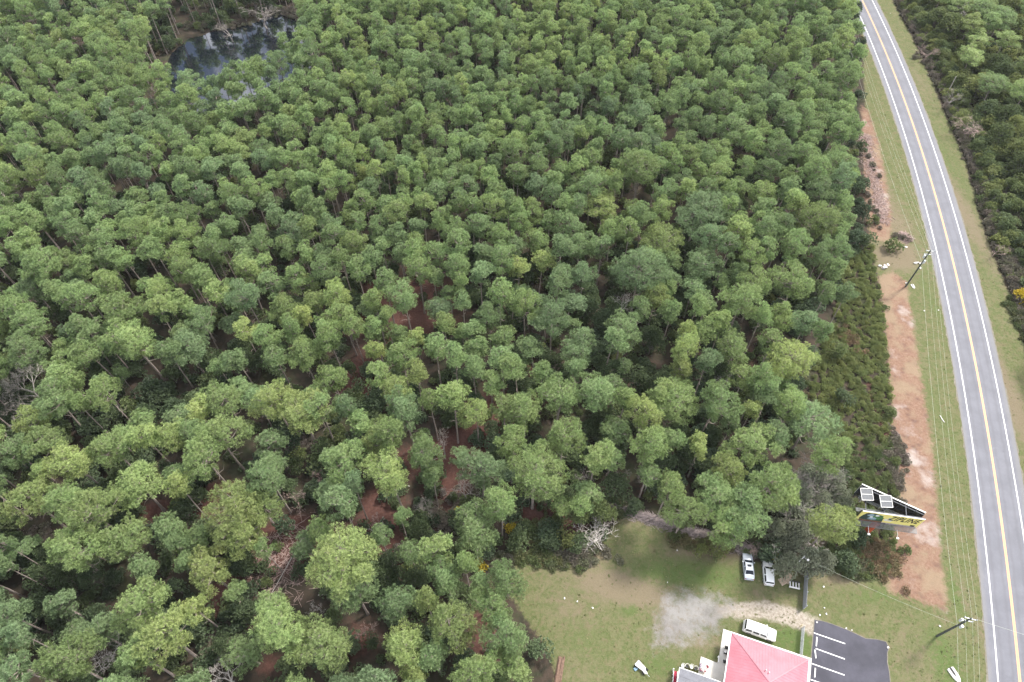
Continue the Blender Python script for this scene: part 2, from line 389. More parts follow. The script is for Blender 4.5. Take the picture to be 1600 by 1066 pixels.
    n.links.new(math_(n, 'ADD', N3, math_(n, 'MULTIPLY', N4, 0.5)), bp.inputs['Height']); n.links.new(bp.outputs[0], b.inputs['Normal'])
    return m
M['ground'] = ground_mat()
build_ground()

# ---------------------------------------------------------------- pond
def pond():
    m, n, b, o = new_mat('pond_surface')
    c = mixc(n, (0.003, 0.005, 0.012), (0.008, 0.010, 0.014), rmap(n, noise(n, 0.3, 4), .4, .7))
    n.links.new(c, b.inputs['Base Color']); b.inputs['Roughness'].default_value = 0.03; b.inputs['IOR'].default_value = 2.0
    b.inputs['Specular IOR Level'].default_value = 1.0
    bp = node(n, 'ShaderNodeBump', Strength=0.06, Distance=0.05); n.links.new(noise(n, 1.2, 3), bp.inputs['Height'])
    n.links.new(bp.outputs[0], b.inputs['Normal'])
    pts = []
    k = len(POND); r = random.Random(3)
    for i in range(k):
        a, c2 = POND[i], POND[(i + 1) % k]
        for j in range(5):
            t = j / 5; pts.append((a[0] + (c2[0] - a[0]) * t + r.uniform(-.8, .8), a[1] + (c2[1] - a[1]) * t + r.uniform(-.8, .8)))
    mb = MB(); mb.add([(p[0], p[1], 0.01) for p in pts], [tuple(range(len(pts)))])
    bm = bmesh.new(); o_ = mb.build('pond_water', m); bm.from_mesh(o_.data)
    bmesh.ops.triangulate(bm, faces=bm.faces); bmesh.ops.recalc_face_normals(bm, faces=bm.faces)
    for f in bm.faces:
        if f.normal.z < 0: f.normal_flip()
    bm.to_mesh(o_.data); bm.free()
    tag(o_, kind='structure')
pond()

# ---------------------------------------------------------------- road
def ribbon(name, off0, off1, z, mat, y0=-60, y1=420, step=3.0, wob=0.0, seed=1):
    r = random.Random(seed); vs = []; ys = list(np.arange(y0, y1 + .01, step))
    for y in ys:
        x = road_x(y); dx = (road_x(y + .5) - road_x(y - .5)); L = math.hypot(dx, 1); nx, ny = 1 / L, -dx / L
        a = off0 + r.uniform(-wob, wob); c = off1 + r.uniform(-wob, wob)
        vs += [(x + nx * a, y + ny * a, z), (x + nx * c, y + ny * c, z)]
    k = len(ys); fs = [(2 * i, 2 * i + 1, 2 * i + 3, 2 * i + 2) for i in range(k - 1)]
    return MB().add(vs, fs).build(name, mat)
def asphalt(name, a, c2, crack=0.0):
    m, n, b, o = new_mat(name)
    f = rmap(n, noise(n, 0.25, 6, 0.65), 0.3, 0.7)
    c = mixc(n, a, c2, f)
    c = mixc(n, c, tuple(x * .7 for x in a), rmap(n, noise(n, 14, 3, .7), .55, .75, 0, .5))
    c = mixc(n, c, tuple(min(1, x * 1.35) for x in c2), rmap(n, noise(n, 0.8, 5, .7, dist=1.5), .6, .74, 0, .35))
    if crack: c = mixc(n, c, (.09, .1, .06), rmap(n, noise(n, 2.5, 6, .75), .62, .72, 0, crack))
    n.links.new(c, b.inputs['Base Color']); b.inputs['Roughness'].default_value = 0.75
    bp = node(n, 'ShaderNodeBump', Strength=0.3, Distance=0.01); n.links.new(noise(n, 25, 3), bp.inputs['Height']); n.links.new(bp.outputs[0], b.inputs['Normal'])
    return m
M['road'] = asphalt('road_asphalt', (0.128, 0.131, 0.154), (0.165, 0.168, 0.196))
M['lot'] = asphalt('lot_asphalt', (0.033, 0.033, 0.048), (0.062, 0.061, 0.084), .3)
M['white'] = simple('white_line_paint', (0.80, 0.80, 0.80), 0.6, var=.06, scale=3, grime=(.45, .44, .44))
M['orange'] = simple('orange_line_paint', (0.68, 0.36, 0.18), 0.6, var=.1, scale=3, grime=(.45, .33, .25))
M['sandedge'] = simple('sandy_shoulder', (0.17, 0.155, 0.125), 0.9, var=.2, scale=1.5, grime=(.25, .24, .12))
tag(ribbon('road_shoulder', -5.0, 5.2, 0.006, M['sandedge'], step=1.0, wob=.18, seed=5), kind='structure')
def road():
    ys = np.arange(-60, 420, 3.0); offs = np.linspace(-4.75, 4.95, 25); V = []; A = []
    for y in ys:
        x = road_x(y); dx = road_x(y + .5) - road_x(y - .5); L = math.hypot(dx, 1)
        for o_ in offs: V.append((x + o_ / L, y - dx / L * o_, .012)); A.append(o_)
    n, m_ = len(offs), len(ys); i = np.arange((m_ - 1) * (n - 1)); r, c = i // (n - 1), i % (n - 1); a = r * n + c
    me = fast_mesh('road', np.array(V), np.stack([a, a + 1, a + n + 1, a + n], 1), M['road'], {'across': np.array(A)})
    tag(obj('road', me), kind='structure')
    n_ = M['road'].node_tree; b = [q for q in n_.nodes if q.type == 'BSDF_PRINCIPLED'][0]; src_ = b.inputs['Base Color'].links[0].from_socket
    ac = math_(n_, 'ADD', attr(n_, 'across'), math_(n_, 'MULTIPLY_ADD', noise(n_, .3, 3), .8, -.4))
    w1 = math_(n_, 'ABSOLUTE', math_(n_, 'SUBTRACT', math_(n_, 'ABSOLUTE', math_(n_, 'SUBTRACT', math_(n_, 'ABSOLUTE', ac), 1.75)), .8))
    t1 = rmap(n_, w1, 0.0, .45, .35, 0.0)
    c = mixc(n_, src_, (.10, .10, .115), t1)
    c = mixc(n_, c, (.19, .185, .185), rmap(n_, math_(n_, 'ABSOLUTE', ac), 3.9, 4.6, 0, .5))
    n_.links.new(c, b.inputs['Base Color'])
road()
WL, WR = 3.3, 3.5
tag(ribbon('road_edge_line', -WL - .10, -WL + .10, 0.018, M['white']), kind='structure')
tag(ribbon("road_edge_line", WR - .10, WR + .10, 0.018, M['white']), kind='structure')
def centre():
    mb = MB()
    for a in (-.22, .03):
        vs = []; ys = list(np.arange(-60, 420, 3.0))
        for y in ys:
            x = road_x(y); dx = (road_x(y + .5) - road_x(y - .5)); L = math.hypot(dx, 1); nx, ny = 1 / L, -dx / L
            vs += [(x + nx * a, y + ny * a, .018), (x + nx * (a + .18), y + ny * (a + .18), .018)]
        mb.add(vs, [(2 * i, 2 * i + 1, 2 * i + 3, 2 * i + 2) for i in range(len(ys) - 1)])
    tag(mb.build('road_centre_line', M['orange']), kind='structure')
centre()

# ---------------------------------------------------------------- parking lot
def lot():
    P = G((1273,969),(1286,971),(1300,975.5),(1325,985),(1352,998),(1370,999.5),(1384,1003),(1388.5,1012),(1386,1020),(1386,1035),(1389,1050),(1391,1070),(1393,1130),(1258,1130),(1266.5,1045),(1269.5,1010))
    c = Vector((sum(p[0] for p in P) / len(P), sum(p[1] for p in P) / len(P)))
    rim = [tuple(Vector(p) + (Vector(p) - c).normalized() * .15) for p in P]
    for nm, poly, z, mt in (('lot_edge', rim, .006, M['sandedge']), ('parking_lot', P, .012, M['lot'])):
        v = [(p[0], p[1], z) for p in poly]
        a = sum(v[i][0] * v[(i + 1) % len(v)][1] - v[(i + 1) % len(v)][0] * v[i][1] for i in range(len(v)))
        ids = tuple(range(len(v))); ids = ids if a > 0 else ids[::-1]
        mb = MB().add(v, [ids]); tag(mb.build(nm, mt), kind='structure')
    mb = MB()
    lines = [((1271.5, 989), (1320.5, 1006)), ((1274.5, 1013.5), (1320, 1030)), ((1268.5, 1037), (1319.5, 1055)), ((1266.8, 1062), (1318.5, 1080)), ((1265, 1087), (1317, 1105))]
    for a, b_ in lines:
        a = Vector(at(*a)); b_ = Vector(at(*b_)); d = (b_ - a).normalized(); s = Vector((-d.y, d.x, 0)) * .075
        q = [a + s, a - s, b_ - s, b_ + s]
        mb.add([(p.x, p.y, .018) for p in q], [(0, 1, 2, 3)])
    tag(mb.build('parking_stall_lines', M['white']), kind='structure')
    # concrete wheel stops
    M['stop'] = simple('wheel_stop_concrete', (0.78, 0.77, 0.76), .7, var=.08, scale=3, grime=(.5, .5, .5))
    labs = ['white wheel stop nearest the top of the parking lot', 'white wheel stop between the second and third stall lines', 'white wheel stop closest to the pink roof corner']
    for lab, (a, b_) in zip(labs, [((1276.4, 995), (1275.4, 1010)), ((1273.3, 1015), (1274.8, 1029)), ((1274, 1043.5), (1273, 1059))]):
        a = at(*a, .1); b_ = at(*b_, .1); L = (b_ - a).length; mid = (a + b_) / 2
        mb = MB().box((0, 0, .07), (.22, L, .13), taper=.85)
        o = bevel(mb.build('wheel_stop', M['stop']), .02, 1); o.location = (mid.x, mid.y, .013); o.rotation_euler = (0, 0, math.atan2(b_.y - a.y, b_.x - a.x) - PI / 2)
        tag(o, lab, 'wheel stop', 'wheel stops at the parking stalls')
lot()
# ================================================================ vegetation
def tufts(centres, dirs, rad, per, ln, wd, r, droop=0.0, hemi=-0.15):
    """needle tufts: `per` thin triangles around every centre, pointing outwards"""
    n = len(centres); k = per
    c = np.repeat(centres, k, 0); d = np.repeat(dirs, k, 0)
    v = r.normal(size=(n * k, 3)); v /= np.linalg.norm(v, axis=1)[:, None] + 1e-9
    v = v * 0.85 + d * 0.75; v[:, 2] += 0.15 - droop
    v /= np.linalg.norm(v, axis=1)[:, None] + 1e-9
    L = ln * r.uniform(.7, 1.2, (n * k, 1)); W = wd * r.uniform(.7, 1.2, (n * k, 1))
    s = np.cross(v, r.normal(size=(n * k, 3))); s /= np.linalg.norm(s, axis=1)[:, None] + 1e-9
    base = c - v * L * .15; tip = c + v * L
    V = np.empty((n * k * 3, 3)); V[0::3] = base + s * W * .3 ; V[1::3] = tip - s * W * .6; V[2::3] = tip + s * W * .6
    T = np.empty(n * k * 3); T[0::3] = 0.0; T[1::3] = 1.0; T[2::3] = 1.0
    Fc = np.arange(n * k * 3).reshape(-1, 3)
    return V, Fc, T
def sphere_pts(n, r, zmin=-.25):
    i = np.arange(n) + .5; z = 1 - (1 - zmin) * i / n; a = i * 2.399963 + r.uniform(0, 6.28)
    q = np.sqrt(np.maximum(0, 1 - z * z)); p = np.stack([q * np.cos(a), q * np.sin(a), z], 1)
    return p + r.normal(scale=.12, size=p.shape)

def pine_variant(kind, seed):
    """returns crown mesh, trunk MB; origin at the tree's foot"""
    r = np.random.default_rng(seed); pr = random.Random(seed)
    R, hc, Ht, nb, lr = {'slim': (2.1, 5.9, 17.4, 15, .40), 'mid': (3.5, 6.8, 17.6, 27, .46), 'broad': (5.0, 7.6, 18.2, 44, .50)}[kind]
    cz = Ht - hc
    lean = np.array([pr.uniform(-.6, .6), pr.uniform(-.6, .6)])
    asym = (pr.uniform(.05, .32), pr.uniform(0, 2 * PI), pr.uniform(.05, .24), pr.uniform(0, 2 * PI))
    def rad(a): return 1 + asym[0] * math.cos(a - asym[1]) + asym[2] * math.cos(2 * a - asym[3])
    # boughs: each carries a plate of needle puffs at its end
    boughs = []; lobes = []; tries = 0
    while len(boughs) < nb and tries < 5000:
        tries += 1
        t = pr.random() ** .62; prof = math.sqrt(max(.03, 1 - (max(0, t - .35) / .68) ** 2)) * (.55 + .45 * min(1, t / .35))
        a = pr.uniform(0, 2 * PI); br = {'slim': .66, 'mid': .88, 'broad': 1.08}[kind] * pr.uniform(.6, 1.3); q = max(.05, R * prof * rad(a) - br * .7) * (pr.uniform(.68, 1.14) if pr.random() < .76 else pr.uniform(.05, .5))
        p = np.array([q * math.cos(a), q * math.sin(a), cz + t * (hc - .6)])
        if any(np.linalg.norm((p - o[0]) * (1, 1, .85)) < (br + o[1]) * (.66 if kind == 'slim' else .76) for o in boughs): continue
        boughs.append((p, br))
    for p, br in boughs:
        n = int(11 * (br / lr / 2) ** 2 * .5) + 4; got = 0; tr = 0
        while got < n and tr < 200:
            tr += 1
            v = r.normal(size=3); v /= np.linalg.norm(v); v[2] = abs(v[2]) * .62 if pr.random() < .82 else v[2] * .4
            c = p + v * br * pr.uniform(.72, 1.08)
            if any(np.linalg.norm(c - l[0]) < lr * 1.22 for l in lobes): continue
            lobes.append((c, lr * pr.uniform(.6, 1.4), v)); got += 1
    cen = np.array([l[0] for l in lobes]); lrs = np.array([l[1] for l in lobes]); dv = np.array([l[2] for l in lobes])
    per = {'slim': 84, 'mid': 76, 'broad': 68}[kind]; n = len(cen)
    c = np.repeat(cen, per, 0); L = np.repeat(lrs, per)[:, None]
    v = r.normal(size=(n * per, 3)); v /= np.linalg.norm(v, axis=1)[:, None]
    v = v + np.repeat(dv, per, 0) * .35 + np.array([0, 0, .55]); v /= np.linalg.norm(v, axis=1)[:, None] + 1e-9
    cen0 = np.array([0, 0, cz + hc * .30]); oc = (c - cen0) / np.array([R, R, hc * .7]); oc /= np.linalg.norm(oc, axis=1)[:, None] + 1e-9
    nn = np.repeat(dv, per, 0) * .6 + oc * .75 + np.array([0, 0, .25]) + v * .5 + r.normal(size=v.shape) * .35
    s_ = np.cross(v, nn); s_ /= np.linalg.norm(s_, axis=1)[:, None] + 1e-9
    L = L * r.uniform(.6, 1.4, (n * per, 1)); W = r.uniform(.045, .09, (n * per, 1))
    V = np.empty((n * per * 3, 3)); V[0::3] = c + v * L * .18; V[1::3] = c + v * L - s_ * W * .5; V[2::3] = c + v * L + s_ * W * .5
    T = np.empty(n * per * 3); T[0::3] = 0; T[1::3] = 1; T[2::3] = 1
    V[:, :2] += lean; Fc = np.arange(len(V)).reshape(-1, 3)
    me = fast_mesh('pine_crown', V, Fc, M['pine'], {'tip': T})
    mb = MB(); r0 = {'slim': .15, 'mid': .20, 'broad': .26}[kind]
    bend = [pr.uniform(-.25, .25) for _ in range(4)]; tp = []
    for i in range(8):
        t = i / 7; z = t * (Ht - 1.2)
        tp.append((lean[0] * t * t + bend[0] * math.sin(t * 4 + bend[2] * 9), lean[1] * t * t + bend[1] * math.sin(t * 3.4 + bend[3] * 9), z))
    mb.tube(tp, [r0 * (1.35 if i == 0 else 1) * (1 - .82 * (i / 7) ** 1.4) for i in range(8)], 6)
    def on_trunk(z):
        t = min(1, max(0, z / (Ht - 1.2))) * 7; i = min(6, int(t)); u = t - i
        return Vector(tp[i]).lerp(Vector(tp[i + 1]), u)
    for p, br in boughs:
        e = Vector((p[0] + lean[0], p[1] + lean[1], p[2])); zz = max(cz * .93, min(Ht - 1.6, e.z - math.hypot(p[0], p[1]) * .35 - .3)); s0 = on_trunk(zz)
        m1 = s0.lerp(e, .5) + Vector((0, 0, -.12 * (e - s0).length)) + Vector((pr.uniform(-.2, .2), pr.uniform(-.2, .2), 0))
        rb = .045 + .022 * (e - s0).length
        mb.tube([s0, m1, e], [rb, rb * .7, rb * .35], 4, cap=False)
        near = sorted(lobes, key=lambda l: np.linalg.norm(l[0] - p))[:5]
        for l in near:
            e2 = Vector((l[0][0] + lean[0], l[0][1] + lean[1], l[0][2])); mb.tube([m1.lerp(e, .7), e2], [.03, .012], 3, cap=False)
    for _ in range({'slim': 4, 'mid': 6, 'broad': 9}[kind]):
        z = pr.uniform(cz * .55, cz * 1.02); s0 = on_trunk(z); a = pr.uniform(0, 2 * PI); q = pr.uniform(.6, R * .55)
        mb.tube([s0, s0 + Vector((math.cos(a) * q * .6, math.sin(a) * q * .6, -.05)), s0 + Vector((math.cos(a + .3) * q, math.sin(a + .3) * q, .1))], [.04, .028, .01], 3, cap=False)
    return me, mb, R, cz + hc * .50

def leafy_variant(kind, seed):
    r = np.random.default_rng(seed); pr = random.Random(seed)
    R, h, base, nl, lr, ll, lw, per, dens = {'oak': (3.3, 7.5, 2.2, 34, 1.15, .30, .26, 7, 20), 'small': (1.9, 4.6, .9, 16, .8, .26, .24, 6, 18),
                                      'bush': (1.35, 1.7, .15, 11, .6, .22, .20, 6, 15), 'low': (.9, .8, .05, 6, .5, .2, .17, 6, 13)}[kind]
    V = []; Fc = []; T = []; o = 0; lobes = []
    for _ in range(nl):
        t = pr.random() ** .8; a = pr.uniform(0, 2 * PI); prof = math.sqrt(max(.05, 1 - max(0, (t - .35) / .7) ** 2))
        q = (R * prof - lr * .4) * math.sqrt(pr.uniform(.15, 1)) * pr.uniform(.75, 1.15)
        lobes.append((np.array([q * math.cos(a), q * math.sin(a), base + t * (h - base - lr * .5)]), lr * pr.uniform(.6, 1.25)))
    for p, l in lobes:
        s = sphere_pts(max(5, int(dens * (l / lr) ** 2)), r, -.3)
        cen = p + s * l * .8; d = s * .6 + np.array([0, 0, .5]); d /= np.linalg.norm(d, axis=1)[:, None]
        v, f, t = tufts(cen, d, 0, per, ll, lw, r, droop=.1); V.append(v); Fc.append(f + o); T.append(t); o += len(v)
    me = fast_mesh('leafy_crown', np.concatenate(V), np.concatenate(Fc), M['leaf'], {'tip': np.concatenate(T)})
    mb = MB(); k = 1 if kind in ('oak', 'small') else 3
    for j in range(k):
        top = Vector((pr.uniform(-.3, .3), pr.uniform(-.3, .3), base + (h - base) * .45))
        mb.tube([(0.05 * j, 0, 0), (top.x * .5 + .1, top.y * .4, top.z * .5), top], [.14 * R / 3 + .02, .10 * R / 3 + .015, .03], 5, cap=False)
    for p, l in lobes:
        s = Vector((0.05, 0, base * .8 + .05)); e = Vector(p)
        mb.tube([s, s.lerp(e, .55) + Vector((0, 0, .15)), e], [.05 * R / 3 + .012, .03 * R / 3 + .01, .008], 3, cap=False)
    return me, mb, R, base + (h - base) * .55

def bare_variant(hgt, spread, seed, dense=3, root_r=.2, flat=.6):
    """leafless tree: forking limbs down to fine twigs, one mesh"""
    pr = random.Random(seed); mb = MB()
    def grow(p, d, L, rad, lev):
        d = d.normalized(); q = p + d * L * .5 + Vector((pr.uniform(-1, 1), pr.uniform(-1, 1), pr.uniform(-.5, .5))) * L * .07
        e = p + d * L
        mb.tube([p, q, e], [rad, rad * .8, rad * .55], 5 if lev < 2 else 3, cap=False)
        if lev >= 5: return
        for k in range(dense if lev < 4 else dense + 1):
            nd = (d * .75 + Vector((pr.uniform(-1, 1) * spread, pr.uniform(-1, 1) * spread, pr.uniform(-.25, flat)))).normalized()
            s = q.lerp(e, pr.uniform(.2, 1.0)); grow(s, nd, L * pr.uniform(.55, .82), max(.012, rad * .5), lev + 1)
    tr = hgt * .38
    grow(Vector((0, 0, 0)), Vector((pr.uniform(-.1, .1), pr.uniform(-.1, .1), 1)), tr, root_r, 0)
    return mb

PV = {k: [pine_variant(k, 100 * i + 17 + {'slim': 1, 'mid': 2, 'broad': 3}[k]) for i in range(n)] for k, n in (('slim', 6), ('mid', 7), ('broad', 7))}
LV = {k: [leafy_variant(k, 31 * i + {'oak': 5, 'small': 6, 'bush': 7, 'low': 8}[k]) for i in range(n)] for k, n in (('oak', 4), ('small', 4), ('bush', 4), ('low', 3))}
def trunk_mesh(mb, mat, name):
    o = mb.build(name, mat); me = o.data; bpy.data.objects.remove(o); return me
PT = {k: [trunk_mesh(v[1], M['bark'], 'trunk') for v in PV[k]] for k in PV}
LT = {k: [trunk_mesh(v[1], M['twig'], 'stem') for v in LV[k]] for k in LV}

# crowns read off the photograph: x, y, radius in photo pixels (+ tone: y yellow, b bright, g greyish, d dark, p pale)
PINES = """60,412,25 50,450,22g 85,455,18 25,482,22 50,505,25 45,548,26 125,468,27 130,515,27 140,547,20 135,415,17 170,440,20 192,485,29b 208,530,32 252,455,21b 246,485,19
280,470,17b 293,420,20b 305,433,19 290,540,29g 262,545,18 315,502,21 332,455,18 378,512,17y 383,457,21g 380,422,18 100,588,30 82,618,28 165,613,22b 120,628,14 55,650,23y 305,635,20y
352,622,30b 70,690,31b 25,702,24 112,718,30y 175,695,28b 225,675,20p 212,752,36 270,684,24p 300,680,26 345,682,34b 320,710,30 40,778,31p 64,740,14p 105,780,30 140,800,32 185,845,34b 108,862,34
255,830,22d 280,762,17y 372,790,44y 385,830,28y 322,885,32y 418,745,28 6,848,14 5,880,14 222,938,34b 250,990,38y 300,950,20y 100,1035,36b 213,1022,26 12,955,22 28,990,18 22,1045,24
425,440,19 410,418,17 480,442,19b 507,424,21 460,428,15 530,462,20p 555,418,17 440,480,22 488,466,15 480,492,15y 537,487,18 512,520,22 472,550,24b 415,528,21 432,556,19 450,512,14 550,510,15
585,472,14 603,440,17 632,462,24 653,420,20 678,432,14d 718,415,20 721,439,10b 752,432,18 721,468,14 688,480,17 694,505,16b 585,512,17 605,498,12 618,525,14 588,543,14y 651,527,14y 679,542,19
626,555,23 708,553,17 750,540,17 765,495,20d 785,525,18 735,520,16 782,458,18 648,578,17y 595,585,18b 618,612,24 632,640,26g 672,625,15b 707,625,21b 745,645,23p 740,575,18 785,560,20 790,637,20b
520,588,22 428,620,28y 470,645,35y 540,637,14g 766,595,18 425,687,22 500,640,20 540,712,30 550,752,14 535,782,24 572,658,22 608,672,26b 578,690,17y 610,738,32p 663,710,24 675,742,16 752,725,32
800,690,24 835,742,43b 785,785,26 745,830,37 680,865,24b 528,862,50p 592,836,15 408,790,26b 408,855,14 627,812,13d 727,880,16b 555,925,35 620,945,27 665,935,17p 697,905,26 705,970,33p 628,1010,32p
508,1003,41b 430,985,38 677,1025,20 742,1045,31 775,950,30 785,905,26d 795,990,30 812,1035,27 650,1060,18y 760,920,22
1000,418,36 1095,412,29 1155,425,14 1160,466,29 1185,440,22b 1245,438,29b 1192,492,14 1025,463,20y 1050,485,16 1087,476,15 872,435,23 912,430,20 845,410,16y 812,415,16y 820,473,20b 863,490,24g
905,535,27 973,512,27 1102,515,18b 1070,518,12y 1150,543,27b 1075,545,21 1060,575,15y 1105,570,18g 1190,593,22 875,620,31 935,610,30 975,625,15b 1008,640,24 1065,630,38b 1120,625,28 1175,640,15y
808,575,20 822,640,27b 1240,560,35y 880,680,27b 932,705,23b 1015,690,27 1098,696,16y 1180,690,35b 1045,765,25b 1143,735,25y 1075,795,28b 1125,775,32 1165,790,36 1140,815,30 1205,750,33b 1222,770,28b
1303,705,26b 1298,822,32y 1268,655,36 1222,492,20b 1257,508,18g 1240,632,25b 1212,680,20 1292,455,13 1327,455,14 1290,520,13 1305,420,17
955,530,18d 1000,480,15 1130,500,15 1210,530,18 1205,615,20 1165,590,18 1030,610,18 900,575,16
1000,262,30b 1090,325,38g 1035,372,30p 943,322,27y 925,287,24 1282,345,30 1240,380,24 1285,300,24 1190,300,20 1170,395,20b 1200,360,24 1310,255,22 990,330,18 890,350,22 840,375,22b 785,400,20 1150,360,18
870,285,16 1130,235,20 1200,150,20 1310,190,22 1255,240,20 1330,120,18 1320,60,18 830,330,18"""
OAKS = """240,612,28g 275,640,22g 230,650,20g 20,620,22g 560,605,14d 1020,530,22d 915,480,22d 1060,470,18d 1040,600,22d 1000,590,24d 960,580,20g 1100,590,16d 960,690,22g 940,650,20d 1085,715,24d 1060,680,20d 1035,720,20g
865,565,18d 890,590,16d 1080,440,16d 960,430,18d 945,500,20g 920,460,20d 960,480,16d 1125,580,20d 1310,545,14 1320,620,16d 560,850,18g 300,870,18d 35,860,22g 70,870,20g 330,560,20d 410,560,18d 385,560,18d 175,650,16d
1280,740,20g 1265,745,22g 1300,752,22g 1250,772,20g 1285,785,18g 1315,775,18g 1245,832,20g 1285,878,18g 1222,856,16g 1262,812,20g 1240,800,26g 1212,826,18d 1240,848,19g 1265,875,22g 1230,880,20d 960,760,24d 940,800,22 900,800,20 885,840,16y 1125,850,18y 1095,860,10y 660,830,18d 610,880,20g 650,900,22d 600,900,18d 580,1000,14d
100,900,24d 60,900,22d 140,900,18g 300,770,18d 285,800,20g 330,840,18d 380,880,16d 90,960,18d 150,960,18g 210,960,14d 70,1000,16d 180,1000,14g 350,1010,18d 700,1010,16d 860,770,20d 985,790,16g"""
from mathutils import noise as mnoise
TONE = {'y': .92, 'b': .62, 'g': .10, 'd': .30, 'p': .78, '': .45}
def parse(s):
    out = []
    for w in s.split():
        t = w[-1] if w[-1].isalpha() else ''
        a, b, c = (w[:-1] if t else w).split(','); out.append((float(a), float(b), float(c), t))
    return out

REDS = [(455,850,50,34),(560,605,24,40),(700,740,24,40),(735,705,30,26),(860,800,30,18),(640,720,25,20),(250,805,30,12),(340,785,18,22),(350,925,20,20),(560,1010,20,20),(595,795,22,20),(790,640,30,30),(650,490,60,50)]
SCRP = G((1338,440),(1372,445),(1382,520),(1389,600),(1396,690),(1402,760),(1400,860),(1380,900),(1330,905),(1290,895),(1285,860),(1330,760),(1290,700),(1262,620),(1275,560),(1300,500))
pines = []      # dict: px, py, rp, tone, pos, kind, variant, sx, sz, rot
def add_pine(px=None, py=None, rp=None, t='', pos=None, Rm=None):
    if pos is None:
        z = 14.2; k = mpp(px, py, z); Rm = rp * k
    kind = 'slim' if Rm < 2.55 else ('mid' if Rm < 4.2 else 'broad')
    vi = R_.randrange(len(PV[kind])); R0, zc = PV[kind][vi][2], PV[kind][vi][3]
    sx = Rm / R0 * (1.08 if px is None else 1.08); sz = R_.uniform(.80, 1.10)
    if pos is None: pos = at(px, py, zc * sz); pos = (pos.x, pos.y)
    pxy = proj((pos[0], pos[1], zc * sz))
    tone = TONE[t] if t else min(1, max(0, R_.gauss(.42, .15) + .38 * mnoise.noise(Vector((pos[0] / 28, pos[1] / 28, 3.1)))))
    pines.append(dict(px=pxy[0], py=pxy[1], rp=Rm / pxy[2] * F, tone=tone + R_.uniform(-.05, .05), tt=t, x=pos[0], y=pos[1], kind=kind, vi=vi, sx=sx, sz=sz, rot=R_.uniform(0, 6.28)))
for px, py, rp, t in parse(PINES): add_pine(px, py, rp, t)

# the rest of the pine stand: positions in world space, spaced by crown size
cell = {}
def near_ok(x, y, d):
    for i in range(int((x - 8) // 8), int((x + 8) // 8) + 1):
        for j in range(int((y - 8) // 8), int((y + 8) // 8) + 1):
            for (a, b, q) in cell.get((i, j), ()):
                if (a - x) ** 2 + (b - y) ** 2 < (d + q) ** 2 * .25: return False
    return True
def put(x, y, d): cell.setdefault((int(x // 8), int(y // 8)), []).append((x, y, d))
for p in pines: put(p['x'], p['y'], p['sx'] * PV[p['kind']][p['vi']][2] * 1.6)
pondw = POND
VISP = [(258,128),(262,95),(302,58),(375,42),(440,10),(468,28),(462,50),(440,62),(425,85),(392,92),(352,108),(300,124)]
def ins(x, y, poly):
    return sdist(np.array([[x, y]]), poly)[0]
def in_wood(x, y):
    return x < edge_l_x(y) - 1.0
LAWNX = LAWN + []
for _ in range(90000):
    x = R_.uniform(-245, 130); y = R_.uniform(-6, 282)
    if x > edge_t_x(y) - 2.6: continue
    q = proj((x, y, 14))
    if q[0] < -260 or q[0] > 1420 or q[1] > 1180: continue
    hand = q[0] > -10 and q[1] > 404 and q[1] < 1075
    if hand: continue
    if q[0] > 800 and q[1] > 1000: continue
    if ins(x, y, pondw) > -.7: continue
    if 230 < q[0] < 490 and sdist(np.array([[q[0], q[1]]]), VISP)[0] > -6: continue
    # bank north-west of the pond is thinner
    g = proj((x, y, 0)); thin = g[0] < 520 and g[1] < 75
    if q[0] < 520: Rm = R_.uniform(1.8, 2.8)
    elif q[1] < 330 and q[0] < 1000: Rm = R_.uniform(1.55, 2.35)
    else: Rm = R_.uniform(1.8, 2.9)
    if (((q[0] - 1040) / 75) ** 2 + ((q[1] - 325) / 50) ** 2 < 1 or ((q[0] - 940) / 45) ** 2 + ((q[1] - 380) / 60) ** 2 < 1) and R_.random() < .8: continue
    if R_.random() < .05: Rm *= 1.4
    if q[1] > 1000: Rm *= 1.3
    d = Rm * (1.74 if not thin else 2.4)
    if near_ok(x, y, d):
        put(x, y, d); add_pine(pos=(x, y), Rm=Rm)
# younger pines standing between the big crowns in the lower half
for _ in range(1500):
    x = R_.uniform(-130, 90); y = R_.uniform(10, 130)
    if x > edge_t_x(y) - 2.5 or ins(x, y, LAWN) > -3.0: continue
    q = proj((x, y, 10)); g = proj((x, y, 0))
    if not (-30 < q[0] < 1330 and 396 < q[1] < 1085): continue
    if ins(x, y, SCRP) > -1 or (g[0] > 1170 and g[1] > 690): continue
    if ((q[0] - 940) / 50) ** 2 + ((q[1] - 470) / 70) ** 2 < 1 or ((q[0] - 1040) / 60) ** 2 + ((q[1] - 580) / 45) ** 2 < 1: continue
    if g[1] > 640 and g[0] < 900 and R_.random() < .45: continue
    m_ = max(math.exp(-(((g[0] - a) / c) ** 2 + ((g[1] - b) / d) ** 2)) for a, b, c, d in REDS)
    if R_.random() < m_ * 1.3: continue
    Rm = R_.uniform(1.5, 2.6)
    if near_ok(x, y, Rm * 1.35):
        put(x, y, Rm * 1.5); YS = R_.uniform(.5, .8); add_pine(pos=(x, y), Rm=Rm); pines[-1]['sz'] = YS
        q2 = proj((x, y, 14 * YS)); pines[-1]['px'], pines[-1]['py'] = q2[0], q2[1]; pines[-1]['tone'] *= .7
NP_NEAR = len(pines)
